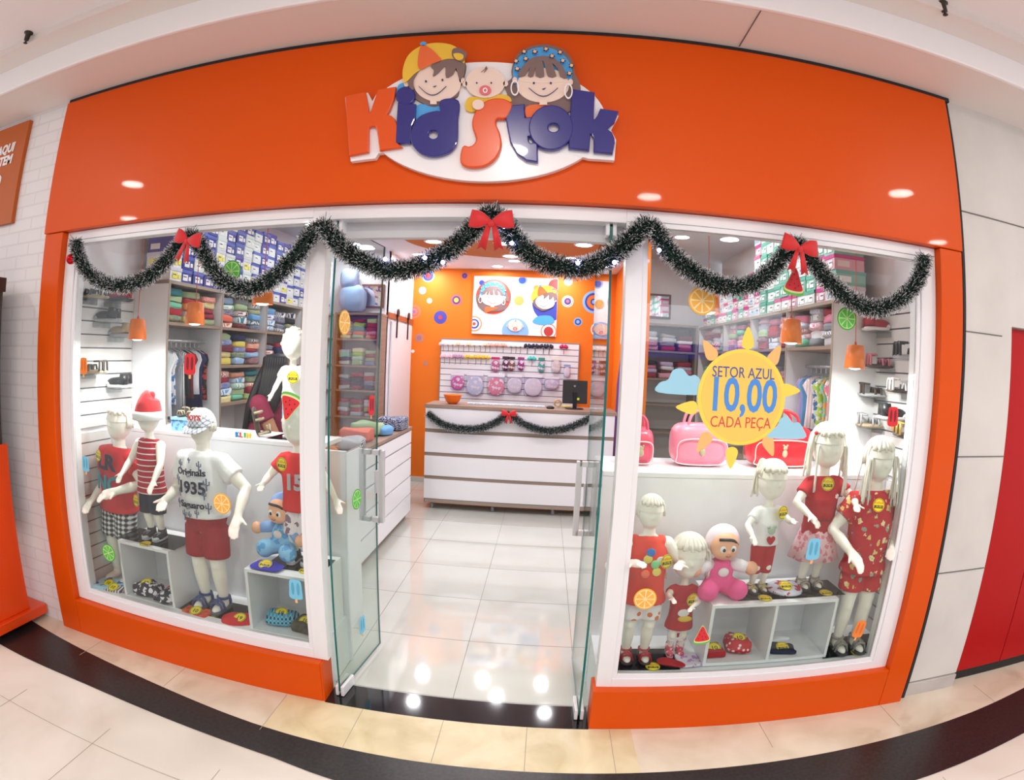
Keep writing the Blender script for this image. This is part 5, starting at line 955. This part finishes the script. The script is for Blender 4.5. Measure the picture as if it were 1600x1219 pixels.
# counter things
t = thing('fruit_bowl', 'orange plastic bowl on the left end of the sales counter', 'bowl', (-.80, 3.78, 1.146)); obj('bowl', M().lathe((0, 0, 0), [(.001, 0), (.045, 0), (.075, .03), (.1, .095), (.104, .1), (.097, .095), (.07, .033), (.04, .008), (.001, .008)], 28), mat('orange_plastic', 'ff7a1a', .3), t, True)
t = thing('computer_monitor', 'black monitor seen from behind on the sales counter', 'monitor', (.52, 3.82, 1.146), .12)
obj('screen', M().box((-.135, -.012, .06), (.135, .014, .31), 0, rot=(R(-6), 0, 0)), BLACK, t, bevel=.006); obj('stand_neck', M().box((-.022, -.03, .004), (.022, -.012, .19), 0, rot=(R(6), 0, 0)), BLACK, t, bevel=.004); obj('stand_base', supell(.1, .07, .006, .6).xf(Matrix.Translation((0, 0, .007))), BLACK, t, True); obj('port_label', M().box((.02, -.036, .1), (.045, -.032, .125)), mat('label_lime', 'c8dc3c', .6), t); obj('logo', M().box((-.02, -.028, .24), (0, -.022, .26)), GREY, t)
t = thing('computer_mouse', 'black mouse on the sales counter', 'mouse', (.26, 3.72, 1.146)); obj('shell', M().ell((0, 0, .012), (.045, .028, .02)), BLACK, t, True); t.children[0].data.transform(Matrix.Translation((0, 0, .0)))
t = thing('paper_pile', 'small heap of papers and a yellow pad beside the monitor', 'papers', (.42, 3.95, 1.1465)); obj('sheet', M().box((-.12, -.05, 0), (.02, .05, .01), rot=(0, 0, .2)), SIGW, t); obj('yellow_pad', M().box((-.03, -.06, .011), (.07, .03, .02), rot=(0, 0, -.3)), mat('pad_yellow', 'e4d84c', .7), t)
t = thing('tape_roll', 'roll of tan tape standing near the mouse', 'tape', (.34, 3.9, 1.1465)); obj('roll', M().tube([(.035*math.cos(a*PI/12), 0, .047+.035*math.sin(a*PI/12)) for a in range(24)], .011, 8, closed=True), mat('tape_tan', 'c8a470', .4), t, True)
t = thing('flyer_strip', 'long strip of blue printed flyers along the back of the counter', 'flyers', (-.2, 3.85, 1.1465)); obj('strip', M().box((-.45, 0, 0), (.4, .1, .012)), mat('flyer_blue', '9fc4dc', .6, pat='noise', c2='e6eef2', sc=60), t)
# ------------------------------------------------------------------ back wall
t = thing('slat_board', 'white grooved board of hair accessories and baby bibs on the orange wall', 'panel', (-.275, 4.85, 1.06)); m = M(); z = 0
while z < .82: m.box((-.875, -.018, z), (.875, 0, min(z+.067, .82)), 0); z += .075
obj('slats', m, MELA, t); obj('groove_backing', M().box((-.875, -.0, 0), (.875, .007, .82)), GROOVE, t); obj('edge_frame', M().box((-.885, -.02, .8205), (.885, .008, .83)).box((-.885, -.02, 0), (-.8755, .008, .82)).box((.8755, -.02, 0), (.885, .008, .82)), GREY, t)
HB = lambda *c: mat('clip_'+c[0], c[0], .5)
def clip(px, py, c, lab, drop=.07, s=.03):
    s *= 1.75; drop *= 1.2
    p = at(px, py, 'y', 4.80); t = thing('hair_clip', lab, 'hair accessory', (p.x, 4.812, p.z), 0, 'hair clips on the slat board')
    m = M()
    for k in (-1, 1): m.ell((k*s*.6, 0, 0), (s*.6, s*.3, s*.5), n=10, m=6, rot=(0, k*.4, 0)); m.ell((k*s*.4, 0, s*.35), (s*.35, s*.25, s*.3), n=8, m=5)
    m.ell((0, -.004, 0), s*.25, n=8, m=5); obj('bow', m, HB(c), t, True); obj('band', M().tube([(0, .006, -s*.2), (.004, .01, -drop*.6), (0, .012, -drop)], .004, 5), HB('9a8c86' if c not in ('1c1e34', 'b8205c') else c), t)
cl = {'ead8dc': 'pale pink', 'f0ecea': 'white', 'e8d2b4': 'cream', 'e2a89a': 'peach', '1c1e34': 'navy', 'b8205c': 'magenta', 'e6bccb': 'pink', 'd8b43c': 'gold', '48c0b8': 'turquoise', 'b48ca8': 'mauve'}
row1 = [(692, 'ead8dc'), (700, 'f0ecea'), (707, 'f0ecea'), (716, 'e8d2b4'), (724, 'f0ecea'), (732, 'e8d2b4'), (741, 'f0ecea'), (750, 'f0ecea'), (758, 'e8d2b4'), (765, 'e2a89a'), (776, 'e2a89a'), (786, 'e2a89a'), (799, 'f0ecea'), (806, 'f0ecea'), (813, 'f0ecea'), (824, '1c1e34'), (836, '1c1e34'), (849, '1c1e34'), (858, '1c1e34'), (881, 'b8205c')]
for i, (x, c) in enumerate(row1): clip(x, 537.5+(x-690)*.024, c, '%s bow hair clip, %s along the top row of the slat board' % (cl[c], ('first second third fourth fifth sixth seventh eighth ninth tenth eleventh twelfth thirteenth fourteenth fifteenth sixteenth seventeenth eighteenth nineteenth twentieth').split()[i]), .08, .028)
row2 = [(694, 'e6bccb'), (702, 'e6bccb'), (711, 'b48ca8'), (719, 'b48ca8'), (731, 'd8b43c'), (743, 'd8b43c'), (751, 'd8b43c'), (759, 'd8b43c'), (831, '48c0b8')]
for i, (x, c) in enumerate(row2): clip(x, 557+(x-690)*.024, c, '%s bow hair clip, %s along the second row of the slat board' % (cl[c], ('first second third fourth fifth sixth seventh eighth ninth').split()[i]), .08, .028)
PLB = glass('clear_bag', 'f6f4fa', .6)
def packet(px, py, w, h, c, lab, card=None, shape='bib'):
    p = at(px, py, 'y', 4.80); t = thing('bagged_accessory', lab, 'packet', (p.x, 4.80, p.z)); m = supell(w*.45, .012, h*.38, .8, 22, 10, .0).xf(Matrix.Translation((0, 0, -h*.08)))
    obj('cloth', m, mat('packet_'+c, c, .7, pat='blots', c2='f0e6ea', sc=22), t, True); obj('clear_bag', supell(w*.5, .02, h*.5, .3, 20, 8), PLB, t, True)
    obj('header_card', M().box((-w*.45, -.022, h*.33), (w*.45, -.018, h*.48)), mat('card_h_'+(card or 'e8e6ee'), card or 'e8e6ee', .6), t)
packet(715, 596, .19, .24, 'd870b0', 'pink cartoon-free bib set with dark trim, first bag on the lower row'.replace('cartoon-free ', '')); packet(742, 600, .24, .32, 'c8d4e8', 'pale blue tie bib in a clear bag on the slat board'); packet(775, 601, .24, .3, 'e890a4', 'pink bib with gold print in a clear bag on the slat board')
packet(804, 600, .21, .26, 'dcdce4', 'white scarf bib in a clear bag, right of the pink bib'); packet(833, 602, .25, .3, 'e4e0e8', 'crumpled white lace bib in a clear bag on the slat board'); packet(862, 599, .2, .17, 'd8d0e4', 'flat lilac bib in a clear bag beside the monitor')
packet(774, 570, .12, .2, 'c06a90', 'hair bands in a packet with magenta card, second row', 'b8205c'); packet(790, 569, .09, .2, '5c2a40', 'dark maroon hair bands in a packet, second row', '4a2030'); packet(799, 569, .1, .19, '8c5a48', 'brown and cream hair bands in a packet, second row', '3a2c2c'); packet(814, 569, .09, .18, 'a0347c', 'purple hair bands in a packet, second row', 'a0347c')
packet(846, 571, .09, .2, '4cae9c', 'green hair bands in a narrow packet, second row', '3c9080'); packet(869, 571, .13, .21, 'e0d8c8', 'cream hair flowers in a packet, second row', 'e8e2d2'); packet(886, 580, .09, .17, 'f0eef2', 'white card with blue print at the right of the slat board', '8aa0d0')
# tie on the bib
# picture
t = thing('wall_picture', 'white picture of three cartoon children in coloured circles on the orange wall', 'picture', (0, 0, 0)); a0 = at(738, 432, 'y', 4.83); a1 = at(870, 522, 'y', 4.83)
X0, X1, Z0, Z1 = -.765, .305, 1.965, 2.705
t.location = (0, 4.858, Z0); o = lambda x, z: (x, z-Z0)
obj('canvas', M().box((X0, -.03, 0), (X1, 0, Z1-Z0)), SIGW, t)
def disc(px, py, r, c, k=1, w=None, hole=0):
    p = at(px, py, 'y', 4.83); lp = circ(p.x, p.z-Z0, r, n=40); lp = [(min(max(x, X0+.002), X1-.002), min(max(z, .002), Z1-Z0-.002)) for x, z in lp]; obj('printed_circle', flat([lp], -.03-.0015*(k-1)-.0003, .0012), mat('disc_'+c, c, .6), t)
disc(771, 464, .225, 'd24a34'); disc(859, 475, .22, '3c48b0'); disc(805, 518, .17, '86b4ea'); disc(753, 442, .035, '3c48b0', 2); disc(816, 438, .065, '9cc0ea'); disc(816, 438, .045, '3c60c8', 2); disc(811, 470, .062, 'eaa858'); disc(838, 450, .036, 'eaa858', 2); disc(868, 447, .09, 'c83c3c', 2)
for r, c, k in ((.1, 'eaa070', 1), (.082, 'f4f0f6', 2), (.062, '3c48b0', 3), (.042, 'f4f0f6', 4), (.02, 'd24a34', 5)): disc(741, 506, r, c, k)
for r, c, k in ((.1, 'd89070', 1), (.085, 'f4f0f6', 2), (.06, 'b83434', 3)): disc(857, 518, r, c, k)
def FP(px, py, cx, cy, k):
    p = at(px, py, 'y', 4.83); return lambda X, Y: (p.x+(X-cx)*k, p.z-Z0-(Y-cy)*k)
girl(t, FP(770, 465, 1115, 265, .00112), -.033, .45); boy(t, FP(852, 467, 590, 230, .00105), -.036, .45, body=False); baby(t, FP(805, 509, 828, 262, .00095), -.033, .45, body=False)
obj('printed_shirt', flat([[(x, z) for x, z in sm([(at(px, py, 'y', 4.83).x, max(at(px, py, 'y', 4.83).z-Z0, .002)) for px, py in ((833, 500), (842, 494), (860, 494), (866, 504), (850, 508), (834, 505))], 4)]], -.034, .001), CYAN, t)
# round wall decals
def decal(px, py, rs, label, plane=4.86):
    p = at(px, py, 'y', plane-.002); t = thing('wall_decal', label, 'decal', (p.x, plane, p.z))
    for i, (r, c) in enumerate(rs): obj('ring', flat([circ(0, 0, r, n=32)], -.0005-i*.0012, .001), mat('decal_'+c, c, .6), t)
B_, L_, O_, P_, W_, Y_, R_ = '2f3f98', '7fb0e2', 'e8701c', 'c86a78', 'f2eef0', 'f0d85a', 'c23c50'
decal(669, 431, ((.085, L_), (.066, B_), (.04, R_)), 'blue ringed wall decal with red centre, partly behind the tinsel'); decal(726, 431, ((.045, P_), (.032, B_), (.012, R_)), 'small blue and pink round decal left of the picture top'); decal(660, 454, ((.05, 'a8a8b8'), (.032, 'c8c0c8')), 'small grey round decal on the orange wall')
decal(671, 470, ((.036, 'f4e8b0'), (.02, 'f8f0d0')), 'small cream round decal on the orange wall'); decal(713, 469, ((.075, P_), (.052, '5a3a78'), (.03, Y_)), 'pink and purple ringed decal with yellow centre'); decal(688, 496, ((.085, '4a4ab0'), (.028, R_)), 'blue round decal with a red centre dot')
decal(647, 487, ((.09, 'd07a60'), (.062, O_), (.045, 'c07a88'), (.02, '9a6a98')), 'faint pink spiral decal at the left of the orange wall'); decal(655, 528, ((.06, 'c08070'), (.03, 'a87088')), 'faint mauve decal above the white star'); decal(645, 549, ((.022, W_),), 'tiny white star decal on the orange wall'); decal(665, 568, ((.028, 'b08a80'),), 'tiny mauve decal low on the orange wall')
decal(888, 440, ((.055, 'c8a8a8'), (.03, L_)), 'grey round decal behind the tinsel, right of the picture'); decal(887, 471, ((.075, W_), (.064, O_), (.055, W_), (.045, '4a3a88'), (.02, P_)), 'white beaded round decal right of the picture'); decal(903, 503, ((.055, L_), (.04, B_), (.022, L_)), 'small blue spiral decal right of the picture')
decal(928, 472, ((.145, L_), (.115, '2f3f98'), (.088, O_), (.045, B_), (.025, L_)), 'large blue and orange ringed decal beside the right glass door'); decal(934, 515, ((.09, W_), (.075, 'd8502c')), 'red round decal with white rim near the right glass door')
# left partition: sliding barn door
t = thing('sliding_door', 'white sliding door with black hangers on a brown rail, left partition', 'door', (-1.535, 3.86, 0)); obj('panel', M().box((-.02, 0, .02), (0, .92, 2.03)), MELA, t, bevel=.002); obj('rail', M().box((-.014, -.16, 2.06), (0, .98, 2.12)), mat('brown_rail', 'a85a34', .5), t)
for y in (.18, .68): obj('hanger', M().box((0.001, y-.015, 1.85), (.012, y+.015, 2.12)).tube([(.006, y, 2.14), (.02, y, 2.14)], .045, 16), BLACK, t)
for x, lab in ((-1.72, 'small brown-framed mirror above the back left shelving'), (1.37, 'small brown-framed mirror above the back right shelving')):
    t = thing('wall_mirror', lab, 'mirror', (x, 3.679, 2.16)); obj('mirror_frame', M().box((-.13, -.02, 0), (.13, -.002, .02)).box((-.13, -.02, .24), (.13, -.002, .26)).box((-.13, -.02, .02), (-.11, -.002, .24)).box((.11, -.02, .02), (.13, -.002, .24)), mat('dark_wood_frame', '6b4a44', .5), t); obj('mirror_glass', M().box((-.11, -.012, .02), (.11, -.004, .24)), mat('mirror_silver', 'f4f4f8', .03, metal=1), t)
t = thing('plush_bundle', 'pale blue bagged bedding on top of the back left shelving', 'bedding', (-1.92, 3.53, 2.087)); obj('bag', supell(.14, .12, .15, .55, 26, 14, .006).xf(Matrix.Translation((.02, 0, .15))).join(supell(.1, .1, .12, .6, 22, 12, .006).xf(Matrix.Translation((-.03, -.01, .36)))), mat('pale_blue_bag', 'a8c0ec', .6), t, True)
# right partition mural
t = thing('wall_mural', 'white and purple shapes painted on the orange right partition', 'mural', (1.049, 2.9, 1.0))
for nm, pts, c, k in (('purple_shape', [(.0, -.9), (1.5, -.9), (1.5, .4), (1.2, .9), (.6, 1.3), (.0, 1.4)], '5a3c90', 0), ('white_shape', [(0, -.9), (1.1, -.9), (1.05, .2), (.8, .7), (.4, .95), (.0, 1.0)], 'ece4ee', 1), ('white_ray', [(1.0, 1.7), (1.2, 1.7), (1.35, .9), (1.3, .88)], 'f0e8ec', 2)):
    m = flat([pts], 0, .0012); m.v = [(b-.0013*k-.0007, a, c_) for a, b, c_ in m.v]; obj(nm, m, mat('mural_'+c, c, .6), t)
# ------------------------------------------------------------------ shop assistant behind the left ledge
PS = thing('person', 'person with long dark hair in a maroon top leaning over behind the left window ledge', 'person', (-1.66, 1.15, 0))
SKP = mat('person_skin', 'b07a5c', .55); m = M()
m.tube([(0, .02, .82), (0, .02, .95), (.02, .0, 1.1), (.06, -.0, 1.25), (.09, .0, 1.33), (.11, .0, 1.38), (.14, 0, 1.45)], [.14, .145, .13, .15, .14, .06, .05], 20, ry=[.1, .11, .1, .1, .08, .06, .05])
m.ell((.16, -.01, 1.51), (.075, .085, .105), n=22, m=14); m.ell((.235, -.02, 1.50), (.014, .012, .016))
for s, a in ((-1, Vector((.08, -.15, 1.31))), (1, Vector((.08, .16, 1.31)))):
    el = a+Vector((.12, -.03*s, -.24)); wr = el+Vector((.2, .01, -.06)); m.ell(a, .055); m.tube([a, a.lerp(el, .5), el, el.lerp(wr, .5), wr], [.05, .045, .037, .034, .025], 12); m.ell(el, .037); hand(m, wr, Vector((1, 0, -.3)), s, 1.5)
    h = Vector((0, s*.08, .84)); k = Vector((.02, s*.09, .46)); f = Vector((0, s*.09, .07)); m.tube([h, h.lerp(k, .5), k, k.lerp(f, .4), f, f-Vector((0, 0, .04))], [.085, .075, .055, .055, .035, .04], 14); m.ell(f+Vector((.05, 0, -.035)), (.11, .04, .035))
obj('body', m, SKP, PS, remesh=.009)
m = M(); m.tube([(0, .02, .86), (0, .02, .95), (.02, 0, 1.1), (.06, 0, 1.25), (.09, 0, 1.33), (.105, 0, 1.37)], [.16, .165, .15, .168, .15, .07], 20, ry=[.12, .13, .12, .12, .1, .07])
for s, a in ((-1, Vector((.08, -.15, 1.31))), (1, Vector((.08, .16, 1.31)))): m.ell(a, .066); m.tube([a, a+Vector((.05, -.012*s, -.1))], [.066, .06], 12); m.tube([a, (.07, 0, 1.31)], [.064, .09], 12)
obj('maroon_top', m, FAB('maroon_knit', '8c2444'), PS, remesh=.009)
m = M()
for s in (-1, 1): m.tube([(0, s*.06, .9), (0, s*.08, .84), (.02, s*.09, .46), (0, s*.09, .12)], [.13, .105, .075, .055], 14)
obj('trousers', m, FAB('dark_jeans', '252a3c'), PS, remesh=.01)
m = M().ell((.135, .0, 1.53), (.088, .1, .105), n=20, m=14)
for i in range(16): y = -.1+.2*i/15; m.tube(spline([(.12-.06*rr.random(), y*.7, 1.55), (.06, y, 1.48), (.0, y*1.3, 1.3), (-.06, y*1.3, 1.1)], 4), [.03]*9+[.024, .018, .014, .01], 8)
for i in range(9): y = -.115+.02*i/8; x = .08+.016*i; m.tube(spline([(x, y+.05, 1.6), (x+.02, y, 1.53), (x+.0, y-.015, 1.38), (x-.08, y-.02, 1.2)], 4), [.024]*9+[.02, .016, .012, .008], 8)
obj('hair', m, mat('black_hair', '15131a', .5), PS, True)
# ------------------------------------------------------------------ kiosk and sign at far left, sprinklers
t = thing('orange_kiosk', 'orange display kiosk with acrylic card holder at the far left edge', 'kiosk', (-2.95, -.3, 0)); KO = mat('kiosk_orange', 'e2480a', .4, coat=.3)
obj('base', M().box((-.5, -.35, .035), (.225, .33, .095)), KO, t, bevel=.004); obj('side_panel', M().box((.16, -.2, .096), (.185, .22, 1.1)), KO, t, bevel=.003); obj('glass_case', M().box((-.4, -.15, .5), (.155, .2, 1.95)), mat('dark_glass_case', '3a3834', .1, coat=.4), t); obj('cap_rail', M().box((-.45, -.18, 1.951), (.17, .21, 2.03)), mat('dark_rail', '3a2018', .4), t)
for x in (-.4, .17): obj('caster', M().tube([(x, -.25, .017), (x+.02, -.25, .017)], .017, 12), BLACK, t)
obj('card_holder', M().box((.186, -.19, 1.17), (.2, .0, 1.36)), ACR, t); obj('price_card', M().box((.188, -.17, 1.19), (.192, -.02, 1.33)), mat('red_white_card', 'e6c8c4', .6, pat='check', c2='c83c30', sc=18), t)
t = thing('wall_sign', 'brown-orange wall sign with white capitals at the upper left edge', 'sign', (-2.95, .04, 2.385)); obj('board', M().box((-.8, -.03, 0), (0, 0, .66)), mat('burnt_orange_board', 'b8570c', .45), t, bevel=.002)
for s_, z, sz in (('AQUI', .50, .082), ('TEM', .42, .082), ('O', .29, .11), ('O', .15, .14)): obj('sign_lettering', text(s_, sz, -.031, .004, -.115-(0 if sz < .1 else .09), z, al='RIGHT', bold=.003, shear=.15), SIGW, t)
for px, py, lab in ((42, 60, 'small sprinkler head on the mall ceiling at the left'), (1475, 15, 'small sprinkler head on the mall ceiling at the right')):
    p = at(px, py, 'z', 3.225); t = thing('sprinkler', lab, 'sprinkler', (p.x, p.y, 3.26-.065)); t.scale = (.9, .9, .545)
    obj('head', M().lathe((0, 0, 0), [(.001, 0), (.014, .002), (.014, .005), (.005, .008), (.006, .03), (.016, .034), (.018, .1), (.03, .112), (.03, .119)], 14), mat('dark_brass', '3c3430', .4, metal=.6), t, True)
